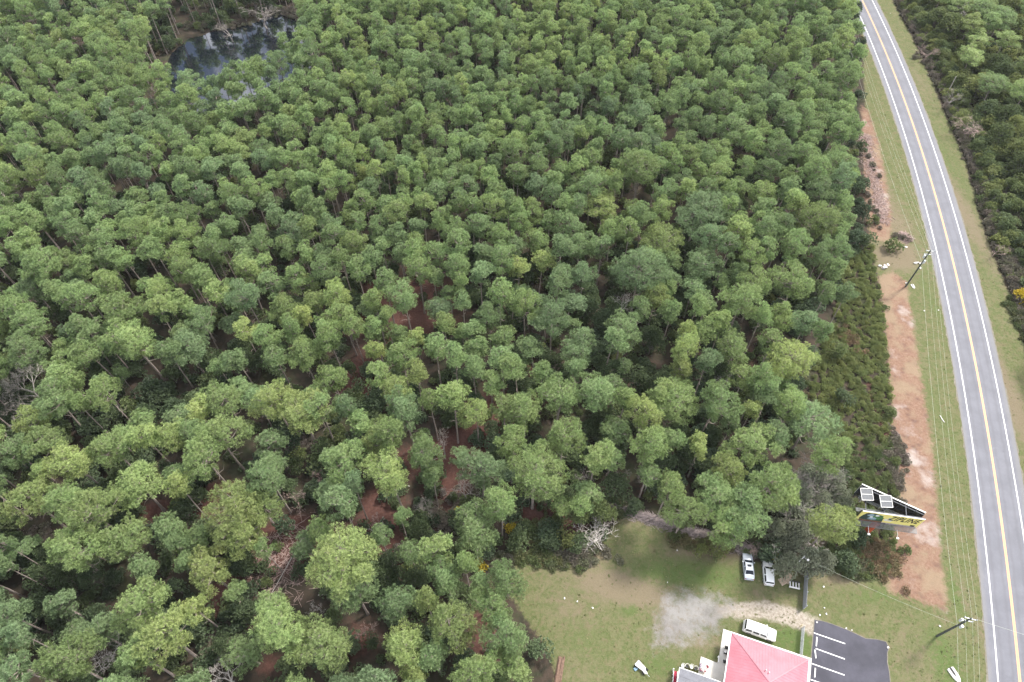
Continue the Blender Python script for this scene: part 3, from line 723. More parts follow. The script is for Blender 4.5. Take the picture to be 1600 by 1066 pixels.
# woods across the road: mixed crowns
east = []
for _ in range(16000):
    x = R_.uniform(70, 290); y = R_.uniform(-10, 290)
    ex = edge_r_x(y)
    if x < ex + (7.5 if y > 60 else 4.5) + 4 * R_.random(): continue
    q = proj((x, y, 8))
    if q[0] > 1950: continue
    if R_.random() < .5: Rm = R_.uniform(2.6, 4.2)
    else: Rm = R_.uniform(1.8, 3)
    if near_ok(x, y, Rm * 1.38): put(x, y, Rm * 1.38); east.append((x, y, Rm))

vis = [p for p in pines if -p['rp'] * .6 < p['px'] < 1600 + p['rp'] * .6 and -p['rp'] * .6 < p['py'] < 1066 + p['rp'] * .6]
vis.sort(key=lambda p: -p['rp']); N_IND = 290
ind = vis[:N_IND]; ids_ = {id(p) for p in ind}; rest = [p for p in pines if id(p) not in ids_]

# ---- labels that single each crown out: class (size, colour) + rank by distance to something one can find
MARKS = [('the pond at the top', 370, 70), ('the silver sedan', 1169, 885), ('the yellow billboard', 1390, 815), ('the pink roof', 1195, 1025), ('the red-brown gap in the pines', 560, 600),
         ('the reddish litter clearing at lower left', 455, 850), ('the white leafless tree at bottom left', 165, 1030), ('the leafless tree on the left edge', 18, 600), ('the white snag in the wood', 978, 466),
         ('the bare bush on the lawn tip', 930, 830), ('the roadside pole by the rubble', 1440, 425), ('the bottom left corner', 0, 1066), ('the top left corner', 0, 0), ('the bright leafy scrub patch', 1335, 560),
         ('the rubble heap', 1380, 415), ('the brown timber pile', 873, 1045), ('the top middle of the photo', 800, 0), ('the middle of the photo', 800, 533), ('the middle of the left edge', 0, 533),
         ('the grey leafless trees by the billboard', 1270, 770), ('the brush pile on the lawn edge', 1060, 835), ('the wood corner near the upper road', 1335, 60), ('the white flatbed cart', 1001, 1042)]
ORD = ['nearest', 'second nearest', 'third nearest', 'fourth nearest', 'fifth nearest', 'sixth nearest', 'seventh nearest', 'eighth nearest', 'ninth nearest', 'tenth nearest'] + ['%dth nearest' % k for k in range(11, 200)]
def cls(p):
    s = 'broad' if p['kind'] == 'broad' else ('rounded' if p['kind'] == 'mid' else 'slim')
    t = p['tone']; c = 'grey-green' if t < .25 else 'dark green' if t < .38 else 'mid-green' if t < .54 else 'bright green' if t < .74 else 'pale yellow-green'
    return s + ' ' + c
def rank_labels(items, noun):
    by = {}
    for p in items: by.setdefault(p['cls'], []).append(p)
    for c, L in by.items():
        for (nm, mx_, my_) in MARKS:
            S = sorted(L, key=lambda p: math.hypot(p['px'] - mx_, p['py'] - my_))
            for k, p in enumerate(S):
                key = (k, math.hypot(p['px'] - mx_, p['py'] - my_))
                if 'key' not in p or key < p['key']: p['key'] = key; p['lab'] = '%s %s %s %s' % (c, noun, ORD[k], nm)
for p in ind: p['cls'] = cls(p)
for p in ind: p['lab'] = 'pine'
first = {}
TM = [M['bark'], M['palebark']]
for p in ind:
    t = thing('pine_tree', p['lab'], 'pine', (p['x'], p['y'], 0), p['rot'], 'pines of the wood')
    t.scale = (p['sx'], p['sx'], p['sz']); p['o'] = t
    c = obj('crown', PV[p['kind']][p['vi']][0], t); c['tone'] = float(p['tone'])
    k = obj('trunk', PT[p['kind']][p['vi']], t)
    first.setdefault((p['kind'], p['vi']), (c, k))
for kd in PV:      # every variant needs one standing tree to copy from
    for vi in range(len(PV[kd])):
        if (kd, vi) not in first:
            cand = [p for p in rest if p['kind'] == kd and 0 < p['px'] < 1600 and 0 < p['py'] < 1066]
            if not cand: continue
            p = max(cand, key=lambda p: p['rp']); rest.remove(p)
            p['vi'] = vi; p['cls'] = cls(p); ind.append(p)
            t = thing('pine_tree', 'pine', 'pine', (p['x'], p['y'], 0), p['rot'], 'pines of the wood'); t.scale = (p['sx'], p['sx'], p['sz']); p['o'] = t
            c = obj('crown', PV[kd][vi][0], t); c['tone'] = float(p['tone']); k = obj('trunk', PT[kd][vi], t); first[(kd, vi)] = (c, k)

rank_labels(ind, 'pine')
for p in ind: p['o']['label'] = p['lab']

# ---- scatter: one object whose geometry nodes repeat standing trees
def scatter(name, items, sources, label, cat):
    """items: (x, y, z, sx, sz, rot, tone, source index); sources: list of tuples of objects"""
    me = bpy.data.meshes.new(name); n = len(items); A = np.array(items, dtype=np.float32)
    me.vertices.add(n); me.vertices.foreach_set('co', A[:, :3].ravel())
    for nm, ty, arr in (('scl', 'FLOAT_VECTOR', np.stack([A[:, 3], A[:, 3], A[:, 4]], 1)), ('rot', 'FLOAT_VECTOR', np.stack([A[:, 5] * 0, A[:, 5] * 0, A[:, 5]], 1))):
        a = me.attributes.new(nm, ty, 'POINT'); a.data.foreach_set('vector', arr.astype(np.float32).ravel())
    a = me.attributes.new('tone', 'FLOAT', 'POINT'); a.data.foreach_set('value', A[:, 6])
    a = me.attributes.new('src', 'INT', 'POINT'); a.data.foreach_set('value', A[:, 7].astype(np.int32))
    o = obj(name, me); tag(o, label, cat, kind='stuff')
    g = bpy.data.node_groups.new(name, 'GeometryNodeTree')
    g.interface.new_socket('Geometry', in_out='INPUT', socket_type='NodeSocketGeometry'); g.interface.new_socket('Geometry', in_out='OUTPUT', socket_type='NodeSocketGeometry')
    gi = g.nodes.new('NodeGroupInput'); go = g.nodes.new('NodeGroupOutput'); jn = g.nodes.new('GeometryNodeJoinGeometry')
    def na(nm, ty):
        x = g.nodes.new('GeometryNodeInputNamedAttribute'); x.data_type = ty; x.inputs['Name'].default_value = nm; return x.outputs['Attribute']
    sc, ro, sr = na('scl', 'FLOAT_VECTOR'), na('rot', 'FLOAT_VECTOR'), na('src', 'INT')
    e2r = g.nodes.new('FunctionNodeEulerToRotation'); g.links.new(ro, e2r.inputs[0])
    for i, tup in enumerate(sources):
        cp = g.nodes.new('FunctionNodeCompare'); cp.data_type = 'INT'; cp.operation = 'EQUAL'
        g.links.new(sr, cp.inputs[2]); cp.inputs[3].default_value = i
        for so_ in tup:
            oi = g.nodes.new('GeometryNodeObjectInfo'); oi.inputs['Object'].default_value = so_; oi.inputs['As Instance'].default_value = True
            ip = g.nodes.new('GeometryNodeInstanceOnPoints')
            g.links.new(gi.outputs[0], ip.inputs['Points']); g.links.new(cp.outputs[0], ip.inputs['Selection'])
            g.links.new(oi.outputs['Geometry'], ip.inputs['Instance']); g.links.new(sc, ip.inputs['Scale']); g.links.new(e2r.outputs[0], ip.inputs['Rotation'])
            g.links.new(ip.outputs['Instances'], jn.inputs[0])
    g.links.new(jn.outputs[0], go.inputs[0])
    md = o.modifiers.new('scatter', 'NODES'); md.node_group = g
    return o
keys = sorted(first); kix = {k: i for i, k in enumerate(keys)}
for p in rest:
    if (p['kind'], p['vi']) not in kix: p['vi'] = R_.choice([v for (k, v) in keys if k == p['kind']])
east_pines = [e for e in east if e[2] > 2.6 and R_.random() < .55]; east = [e for e in east if e not in east_pines]
for (x, y, Rm) in east_pines:
    kd = 'mid' if Rm < 3.5 else 'broad'; vi = R_.choice([v for (k, v) in keys if k == kd])
    rest.append(dict(x=x, y=y, sx=Rm / PV[kd][vi][2] * 1.25, sz=R_.uniform(.5, .72), rot=R_.uniform(0, 6.28), tone=min(1, max(0, R_.gauss(.6, .2))), kind=kd, vi=vi))
scatter('pine_wood', [(p['x'], p['y'], 0, p['sx'], p['sz'], p['rot'], min(1, max(0, p['tone'])), kix[(p['kind'], p['vi'])]) for p in rest],
        [first[k] for k in keys], 'dense wood of slim green pines filling the upper part', 'pine wood')

# ---- broad-leaved trees: understory and the wood across the road
lfirst = {}
def leafy(name, label, cat, x, y, kind, s, sz, tone, group, mat=None, vi=None, z=0):
    vi = R_.randrange(len(LV[kind])) if vi is None else vi
    t = thing(name, label, cat, (x, y, z), R_.uniform(0, 6.28), group); t.scale = (s, s, sz)
    me = LV[kind][vi][0]
    if mat is not None:
        key = me.name + mat.name
        me2 = bpy.data.meshes.get(key)
        if me2 is None: me2 = me.copy(); me2.name = key; me2.materials.clear(); me2.materials.append(mat)
        me = me2
    c = obj('crown' if kind in ('oak', 'small') else 'foliage', me, t); c['tone'] = float(tone); k = obj('trunk' if kind in ('oak', 'small') else 'stem', LT[kind][vi], t)
    if mat is None: lfirst.setdefault((kind, vi), (c, k))
    return t
LT_ = {'y': .95, 'g': .15, 'd': .25, '': .6, 'b': .8}
oaks = []
for px, py, rp, t in parse(OAKS):
    kind = 'oak' if rp >= 17 else 'small'; vi = R_.randrange(4); R0, zc = LV[kind][vi][2:4]
    k = mpp(px, py, zc); s = rp * k / R0 * 1.05; sz = R_.uniform(.85, 1.1); w = at(px, py, zc * sz)
    oaks.append(dict(x=w.x, y=w.y, kind=kind, vi=vi, s=s, sz=sz, tone=LT_[t], px=px, py=py, cls=('wide ' if kind == 'oak' else 'small ') + {'y': 'yellowish', 'g': 'grey-green', 'd': 'dark green', '': 'olive green'}[t]))
rank_labels(oaks, 'broad-leaved tree')
for p in oaks: leafy('broadleaf_tree', p['lab'], 'tree', p['x'], p['y'], p['kind'], p['s'], p['sz'], p['tone'], 'broad-leaved trees under the pines', vi=p['vi'], mat=M['greyleaf'] if (p['px'] > 1195 and p['py'] > 700) else None)
for i, p in enumerate(list(pines)[:0]): pass
em = []
EM = [('the top right corner', 1600, 0), ('the right end of the top edge', 1450, 0), ('the middle of the right edge', 1600, 430), ('the roadside grass at top right', 1420, 60), ('the leaning grey post', 1486, 134), ('the yellow shrub at the right edge', 1595, 465)]
MK = MARKS; MARKS = EM
for (x, y, Rm) in east:
    q = proj((x, y, 6)); rp = Rm / q[2] * F
    em.append(dict(x=x, y=y, R=Rm, px=q[0], py=q[1], rp=rp, tone=min(1, max(.25, R_.gauss(.75, .18))), vis=(-5 < q[0] < 1610 and -10 < q[1] < 1070)))
east_rest = []
for p in em:
    p['kind'] = 'oak' if p['R'] > 2.5 else 'small'; p['vi'] = R_.randrange(4)
    p['cls'] = ('wide' if p['R'] > 3.3 else 'rounded' if p['R'] > 2.5 else 'small') + (' yellow-green' if p['tone'] > .75 else ' green' if p['tone'] > .5 else ' dark green')
ev = [p for p in em if p['vis']]; rank_labels(ev, 'tree')
for p in em:
    R0 = LV[p['kind']][p['vi']][2]; s = p['R'] / R0 * 1.12; sz = R_.uniform(.9, 1.25)
    if p['vis'] and len(ev) <= 300: leafy('woodland_tree', p['lab'] + ', across the road', 'tree', p['x'], p['y'], p['kind'], s, sz, p['tone'], 'trees across the road', vi=p['vi'])
    else: east_rest.append((p['x'], p['y'], 0, s, sz, R_.uniform(0, 6.28), p['tone'], p['kind'], p['vi']))
MARKS = MK

# standing shrubs named one by one (also the sources of the ground cover)
SHR = [(750,885,12,'yellow','upright yellow shrub at the wood edge left of the lawn'),(797,826,11,'yellow','yellow shrub among the dark trees above the red litter'),(717,800,9,'yellow','small yellow shrub beside the bare branches'),
       (1053,838,12,'leaf','olive shrub in the brush at the middle of the lawn edge'),(1212,868,9,'yellow','small yellow shrub behind the parked white hatchback'),(1593,465,14,'yellow','yellow shrub at the right edge across the road'),
       (870,812,14,'leaf','pale green shrub on the red litter above the lawn'),(845,850,12,'leaf','low green shrub at the upper left lawn edge'),(1395,385,14,'leaf','green shrub above the rubble heap'),(1390,645,11,'leaf','bright green shrub at the clay strip edge'),
       (1399,720,10,'leaf','round green shrub above the billboard'),(1365,345,9,'leaf','dark shrub on the upper clay strip'),(432,853,10,'leaf','lone green shrub in the reddish litter clearing'),(415,910,10,'leaf','lone shrub below the reddish litter clearing'),
       (1120,862,12,'leaf','leafy shrub hanging over the brush pile'),(1415,860,10,'leaf','green shrub below the orange billboard pole'),(1320,880,15,'leaf','green shrub at the lawn edge below the yellow-green edge pine')]
for i, (px, py, rp, mt, lab) in enumerate(SHR):
    w = at(px, py, .9); k = mpp(px, py, .9); v = i % 4 if i > 5 else i % 4
    leafy('yellow_shrub' if mt == 'yellow' else 'shrub', lab, 'shrub', w.x, w.y, 'bush', rp * k / 1.35, rp * k / 1.35 * 1.1, .6, None, M['yellow'] if mt == 'yellow' else None, vi=v)
for i in range(3):
    w = at(*[(1385,480),(1300,640),(905,890)][i], .4); leafy('low_shrub', ['low leafy plant at the top of the clay strip','low leafy plant in the middle of the scrub patch','low leafy plant at the point of the lawn'][i], 'shrub', w.x, w.y, 'low', 1, 1, .6, None, vi=i)
for v in range(4):
    for kd in ('oak', 'small', 'bush'):
        assert True
def src(kind, vi):
    if (kind, vi) not in lfirst:
        raise RuntimeError('no standing source %s %d' % (kind, vi))
    return lfirst[(kind, vi)]
skeys = sorted(lfirst); six = {k: i for i, k in enumerate(skeys)}
SRC = [lfirst[k] for k in skeys]
scatter('wood_across_road', [(a, b, c, d, e, f, g, six[(k, v)] if (k, v) in six else 0) for (a, b, c, d, e, f, g, k, v) in east_rest] or [(300, 300, 0, 1, 1, 0, .5, 0)], SRC, 'far part of the mixed green wood across the road', 'wood')

# ground cover under the trees
cover = []
REDW = [(at(a, b), c * mpp(a, b), d * mpp(a, b) * 1.2) for a, b, c, d in REDS]
def pick(kind): return six[(kind, R_.choice([v for (k, v) in skeys if k == kind]))]
for _ in range(26000):
    x = R_.uniform(-235, 130); y = R_.uniform(0, 275)
    if not in_wood(x, y): continue
    q = proj((x, y, 0))
    if q[0] < -160 or q[0] > 1500 or q[1] > 1130 or q[1] < -60: continue
    P1 = ins(x, y, LAWN)
    if P1 > -.8: continue
    if q[1] < 230 and q[0] < 560 and ins(x, y, POND) > -.6: continue
    m_ = max((math.exp(-(((x - c[0]) / a) ** 2 + ((y - c[1]) / b) ** 2)) for c, a, b in REDW), default=0)
    if R_.random() < m_ * 1.15: continue
    dens = .42 if q[1] > 400 else .34
    if R_.random() > dens: continue
    u = R_.random()
    if u < .50: cover.append((x, y, 0, R_.uniform(.8, 1.5), R_.uniform(.7, 1.5), R_.uniform(0, 6.3), min(1, max(0, R_.gauss(.35, .25))), pick('bush')))
    elif u < .86 : cover.append((x, y, 0, R_.uniform(.8, 1.3), R_.uniform(.7, 1.2), R_.uniform(0, 6.3), min(1, max(0, R_.gauss(.22, .15))), pick('small')))
    else: cover.append((x, y, 0, R_.uniform(.9, 1.5), R_.uniform(.9, 1.4), R_.uniform(0, 6.3), R_.random() * .6, pick('low')))
for _ in range(2600):
    y = R_.uniform(0, 270); x = edge_r_x(y) + 5.0 + R_.random() ** 1.5 * 75
    if x > 230: continue
    kd = R_.choice(['bush', 'small', 'small', 'low'])
    cover.append((x, y, 0, R_.uniform(.7, 1.3), R_.uniform(.6, 1.1), R_.uniform(0, 6.3), min(1, max(0, R_.gauss(.6, .25))), pick(kd)))
scatter('undergrowth', cover, SRC, 'dark leafy undergrowth covering the floor of the pine wood', 'undergrowth')

SCR = G((1318,425),(1335,385),(1364,380),(1366,440),(1372,445),(1382,520),(1389,600),(1396,690),(1402,760),(1400,860),(1380,900),(1330,905),(1290,895),(1285,860),(1330,760),(1290,700),(1262,620),(1275,560),(1300,500))
scr = []
xs_ = [p[0] for p in SCR]; ys_ = [p[1] for p in SCR]
for _ in range(9000):
    x = R_.uniform(min(xs_), max(xs_)); y = R_.uniform(min(ys_), max(ys_))
    if ins(x, y, SCR) < 0 or R_.random() > .45: continue
    q = proj((x, y, 0)); s = R_.uniform(.55, .95)
    scr.append((x, y, 0, s, s * R_.uniform(.7, 1.3), R_.uniform(0, 6.3), (.92 if q[1] < 690 else .7) + R_.uniform(-.25, .05), pick('low')))
# rough growth along the far verge of the road and the bank of the pond, sparse weeds at the clay strip's rim
for _ in range(9000):
    y = R_.uniform(20, 262); x = edge_r_x(y) + abs(R_.gauss(0, 6)) + 2.6
    if R_.random() < .84: continue
    s = R_.uniform(.6, 1.4); scr.append((x, y, 0, s, s * R_.uniform(.7, 1.6), R_.uniform(0, 6.3), .4 + R_.random() * .6, pick('low' if R_.random() < .75 else 'bush')))
scatter('leafy_scrub', scr, SRC, 'knee-high leafy scrub between the wood, the clay strip and the far verge', 'scrub')

# dry brown scrub: its own standing sources
def dry_me(v, kind='low'):
    me = LV[kind][v][0].copy(); me.materials.clear(); me.materials.append(M['scrub']); return me
dsrc = []
for v, (a, b, lab) in enumerate([(1385, 865, 'orange-brown dry shrub left of the clay strip end'), (1352, 885, 'dry grey-brown shrub right of the yellow-green edge pine'), (1345, 60, 'dry brown shrub at the upper wood corner by the road')]):
    w = at(a, b, .4); t = thing('dry_shrub', lab, 'shrub', (w.x, w.y, 0)); c = obj('foliage', dry_me(v), t); c['tone'] = .8; k = obj('stem', LT['low'][v], t); dsrc.append((c, k))
dry = []
for _ in range(3000):
    y = R_.uniform(20, 262); x = edge_r_x(y) + abs(R_.gauss(0, 6)) + 2.0; s = R_.uniform(.5, 1.5)
    dry.append((x, y, 0, s, s * R_.uniform(.7, 1.5), R_.uniform(0, 6.3), abs(R_.gauss(.05, .15)), R_.randrange(3)))
def dry_blob(px, py, rx, ry, n, tone, smin=.5, smax=1.1):
    c = at(px, py); k = mpp(px, py)
    for _ in range(n):
        s = R_.uniform(smin, smax)
        dry.append((c[0] + R_.gauss(0, .45) * rx * k, c[1] + R_.gauss(0, .45) * ry * k * 1.2, 0, s, s, R_.uniform(0, 6.3), min(1, max(0, tone + R_.uniform(-.15, .15))), R_.randrange(3)))
for a in [(1375,875,35,28,150,.9),(1340,890,30,16,70,.35),(1395,740,10,50,60,.1),(1402,700,8,45,45,.1),(1362,320,8,60,18,.15),(1358,250,6,40,10,.2),(1408,372,14,6,8,.12),(900,870,45,16,90,.2),(960,800,22,14,40,.6),
          (830,870,45,10,60,.5),(840,830,35,22,60,.6),(1090,850,60,8,50,.7),(790,880,20,20,40,.3),(1330,530,18,24,40,.9),(420,20,70,14,120,.1),(330,42,60,12,90,.15),(250,75,24,20,60,.9),(470,22,20,20,40,.15),
          (1432,30,16,30,50,.05),(1465,100,24,40,120,.05),(1520,190,26,40,140,.05),(1545,290,20,50,110,.05),(1575,400,18,50,90,.2),(1590,500,10,40,50,.5),(1340,1000,0,0,0,0),(470,700,30,20,40,.05),(650,860,40,30,60,.1),
          (60,840,40,20,40,.1),(110,950,50,30,60,.05),(350,1000,40,30,50,.1),(700,800,40,40,60,.05),(1235,600,30,40,40,.6),(860,880,30,10,30,.6)]:
    dry_blob(*a)
scatter('dry_scrub', dry, dsrc, 'dry brown and orange scrub on the wood margins', 'scrub')

tuf = []
for _ in range(5000):
    if R_.random() < .5: x = R_.uniform(0, 90); y = R_.uniform(14, 60)
    else:
        y = R_.uniform(20, 245); x = road_x(y) + (R_.uniform(-22, -5.2) if R_.random() < .6 else R_.uniform(5.4, 14))
    if not (ins(x, y, LAWN) > 0.3 or (-5.2 > x - road_x(y) > -19 and x > el_x(y) + .5 and ins(x, y, CLAY_LO) < 0) or 5.3 < x - road_x(y) < edge_r_x(y) - road_x(y)): continue
    if abs(x - road_x(y)) < 5.2 or ins(x, y, LOTP) > -.4 or ins(x, y, GRAVEL) > .3: continue
    q = proj((x, y, 0))
    if q[0] < 1275 and q[1] > 1000 and q[0] > 1050: continue
    s = R_.uniform(.08, .17) * (1.5 if R_.random() < .06 else 1)
    tuf.append((x, y, -.01, s, s * R_.uniform(.2, .5), R_.uniform(0, 6.3), R_.random(), R_.randrange(3)))
gsrc = []
for v, (a, b, lab) in enumerate([(905, 930, 'grass tuft on the left half of the lawn'), (1350, 960, 'grass tuft between the parking lot and the clay strip'), (1470, 760, 'grass tuft in the middle of the near verge')]):
    w = at(a, b, 0); me = LV['low'][v][0].copy(); me.materials.clear(); me.materials.append(M['grassleaf']); t = thing('grass_tuft', lab, 'grass', (w.x, w.y, 0)); t.scale = (.22, .22, .18)
    c = obj('blades', me, t); c['tone'] = .5; gsrc.append((c,))
scatter('grass_tufts', tuf, gsrc, 'short weedy tufts dotted over lawn and verge', 'grass')

# leafless trees
BARE = [(18,600,34,11,'palebark','grey','big pale grey leafless tree on the left edge',1.0),(163,1030,24,7,'palebark','white','whitish leafless tree near the bottom left corner',1.0),(342,1048,36,6,'palebark','pinkish grey','wide pinkish leafless tree on the bottom edge',1.1),
        (978,468,17,10,'palebark','white','white leafless snag in the middle of the wood',1.1),(933,828,30,4.5,'palebark','grey','grey leafless bush at the point of the lawn',1.2),(1262,752,36,8,'twig','grey','broad grey leafless tree left of the billboard',1.0),
        (1298,768,34,8,'twig','grey','grey leafless tree touching the left end of the billboard',1.0),(1245,795,34,7.5,'twig','grey','grey twiggy tree below the broad edge pines',1.1),(1270,860,32,7,'twig','grey','grey twiggy tree above the floodlight pole',1.1),(1235,870,26,6,'twig','grey','grey twiggy tree behind the pallets',1.1),
        (725,755,28,7,'twig','brown','bare brownish tree beside the reddish litter',1.0),(690,690,18,7,'palebark','grey','small bare tree above the reddish litter',1.2),(662,792,14,7,'twig','grey','narrow grey bare tree with hanging twigs',.6),(965,735,20,8,'twig','grey','grey bare tree tangled in vines above the lawn',.8),
        (1012,745,18,8,'twig','grey','grey bare tree behind the edge pine',.8),(915,745,14,8,'twig','brown','brownish bare tree at the left of the vine tangle',.7),(592,822,18,5,'palebark','grey','pale bare branches right of the largest pale pine',1.2),(500,745,18,6,'twigred','brown','brown leafless tree above the litter clearing',1.1),
        (465,775,22,5,'twigred','brown','brown leafless thicket tree in the litter clearing',1.1),(570,985,16,5,'twigred','brown','brown leafless bush between the lower pines',1.1),(490,950,14,4,'palebark','grey','small pale dead bush below the litter clearing',1.2),(30,640,30,8,'twig','grey','grey twiggy tree on the left edge',1.0),
        (1180,858,12,3,'twigred','brown','bare purplish bush behind the silver sedan',1.2),(870,575,12,7,'twigred','brown','tan leafless crown above the wide edge pine',1.0),(1128,592,12,7,'palebark','grey','small grey bare crown in the eastern wood',1.0),(415,22,26,7,'twig','grey','grey bare tree on the far pond bank',1.1),
        (350,45,20,5,'twig','grey','grey bare shrub tree on the left pond bank',1.1),(1505,20,24,8,'palebark','grey','pale bare tree across the upper road',1.0),(1460,80,20,5,'twigred','brown','brown bare thicket beside the upper far verge',1.1),(1520,200,24,5,'twigred','brown','brown bare thicket beside the far verge below the posts',1.1),
        (1490,150,16,5,'twig','grey','grey bare bush around the leaning grey post',1.1),(1566,390,16,4,'twigred','grey','grey bare bush beside the lower far verge',1.1),(1100,345,0,0,'twig','','',1),(740,20,0,0,'twig','','',1)]
bmesh_cache = {}
for i, (px, py, rp, h, mt, colr, lab, spr) in enumerate(BARE):
    if rp == 0: continue
    key = (i % 7, mt, h > 6)
    if key not in bmesh_cache:
        mb = bare_variant(8.0, .85 * spr, 50 + i, dense=4 if i in (0, 5) else 3, root_r=.16)
        o = mb.build('limbs', M[mt]); vv = np.array(mb.v); ctr = (np.percentile(vv[:, 0], 50), np.percentile(vv[:, 1], 50)); rr = np.percentile(np.hypot(vv[:, 0] - ctr[0], vv[:, 1] - ctr[1]), 88)
        top = np.percentile(vv[:, 2], 98); bmesh_cache[key] = (o.data, ctr, rr, top, np.percentile(vv[:, 2], 55)); bpy.data.objects.remove(o)
    me, ctr, rr, top, zm = bmesh_cache[key]
    sz = h / top; k = mpp(px, py, zm * sz); s = rp * k / rr; w = at(px, py, zm * sz); a = R_.uniform(0, 6.28)
    o = obj('bare_tree', me); o.scale = (s, s, sz); o.rotation_euler = (0, 0, a)
    cx_, cy_ = ctr[0] * s, ctr[1] * s
    o.location = (w.x - (cx_ * math.cos(a) - cy_ * math.sin(a)), w.y - (cx_ * math.sin(a) + cy_ * math.cos(a)), 0)
    tag(o, lab, 'bare tree', 'leafless trees and bushes')
# ================================================================ built things
M['roof'] = None
def metal_roof(name, a, b2, rough):
    m, n, b, o = new_mat(name)
    f = rmap(n, noise(n, 0.5, 5, .6), .3, .7); c = mixc(n, a, b2, f)
    c = mixc(n, c, tuple(x * .8 for x in a), rmap(n, noise(n, 5, 5, .7), .58, .75, 0, .3))
    n.links.new(c, b.inputs['Base Color']); b.inputs['Roughness'].default_value = rough
    return m
M['roof'] = metal_roof('faded_red_metal_roof', (0.39, 0.135, 0.170), (0.44, 0.175, 0.215), .5)
M['trimwhite'] = simple('white_trim', (0.80, 0.79, 0.77), .5, var=.05, scale=2, grime=(.55, .53, .48))
M['concrete'] = simple('pale_concrete', (0.60, 0.58, 0.54), .85, var=.1, scale=.8, grime=(.40, .38, .33))
M['wallpaint'] = simple('cream_wall_paint', (0.66, 0.60, 0.50), .75, var=.06, scale=1)
M['shedroof'] = simple('dark_shed_roof', (0.135, 0.140, 0.165), .6, var=.15, scale=1.2, grime=(.2, .2, .22))
M['glass'] = simple('dark_window_glass', (0.012, 0.016, 0.026), .06, var=.05)
M['tyre'] = simple('tyre_rubber', (0.02, 0.02, 0.02), .85)
M['rim'] = simple('wheel_rim_metal', (0.5, 0.5, 0.52), .35, metal=.8)
M['carwhite'] = simple('white_car_paint', (0.88, 0.89, 0.90), .3, var=.02, coat=.6)
M['carsilver'] = simple('silver_car_paint', (0.60, 0.65, 0.73), .3, metal=.15, var=.03, coat=.6)
M['lamp'] = simple('lamp_glass', (0.7, 0.72, 0.75), .15); M['redlamp'] = simple('red_lamp_glass', (0.35, 0.02, 0.02), .2)
M['black'] = simple('black_plastic', (0.02, 0.02, 0.022), .6)
M['steel'] = simple('galvanised_steel', (0.46, 0.48, 0.50), .5, metal=.4, var=.15, scale=3)
M['darksteel'] = simple('dark_steel_frame', (0.035, 0.04, 0.055), .5, metal=.3, var=.2)
M['orangepole'] = simple('orange_primer_pole', (0.52, 0.105, 0.045), .55, var=.15, scale=2, grime=(.30, .07, .04))
M['pole'] = simple('treated_pole_wood', (0.085, 0.095, 0.088), .85, var=.25, scale=3)
M['wire'] = simple('weathered_wire', (0.52, 0.55, 0.46), .6)
M['porcelain'] = simple('grey_porcelain', (0.62, 0.66, 0.68), .3)
M['fence'] = simple('grey_fence_boards', (0.42, 0.44, 0.49), .8, var=.15, scale=4, grime=(.22, .24, .27))
M['wood'] = simple('raw_pallet_wood', (0.56, 0.44, 0.34), .8, var=.2, scale=4)
M['brownwood'] = simple('brown_timber', (0.17, 0.105, 0.075), .85, var=.25, scale=3)
M['whitewood'] = simple('white_painted_wood', (0.82, 0.81, 0.80), .5, var=.05)
M['stone'] = simple('white_scrap', (0.62, 0.60, 0.58), .8, var=.12, scale=5)
M['pinkslab'] = simple('pinkish_rubble', (0.66, 0.55, 0.54), .85, var=.2, scale=3)
M['redcloth'] = simple('dark_red_seat', (0.20, 0.03, 0.05), .8, var=.25, scale=6)
M['redflower'] = simple('red_flowers', (0.42, 0.03, 0.07), .8, var=.5, scale=12)
M['violet'] = simple('violet_metal', (0.22, 0.16, 0.26), .6, var=.3, scale=6)
M['blue'] = simple('blue_plastic_sheet', (0.16, 0.27, 0.36), .5)
M['stick'] = simple('dead_sticks', (0.30, 0.25, 0.245), .9, var=.35, scale=1.5)

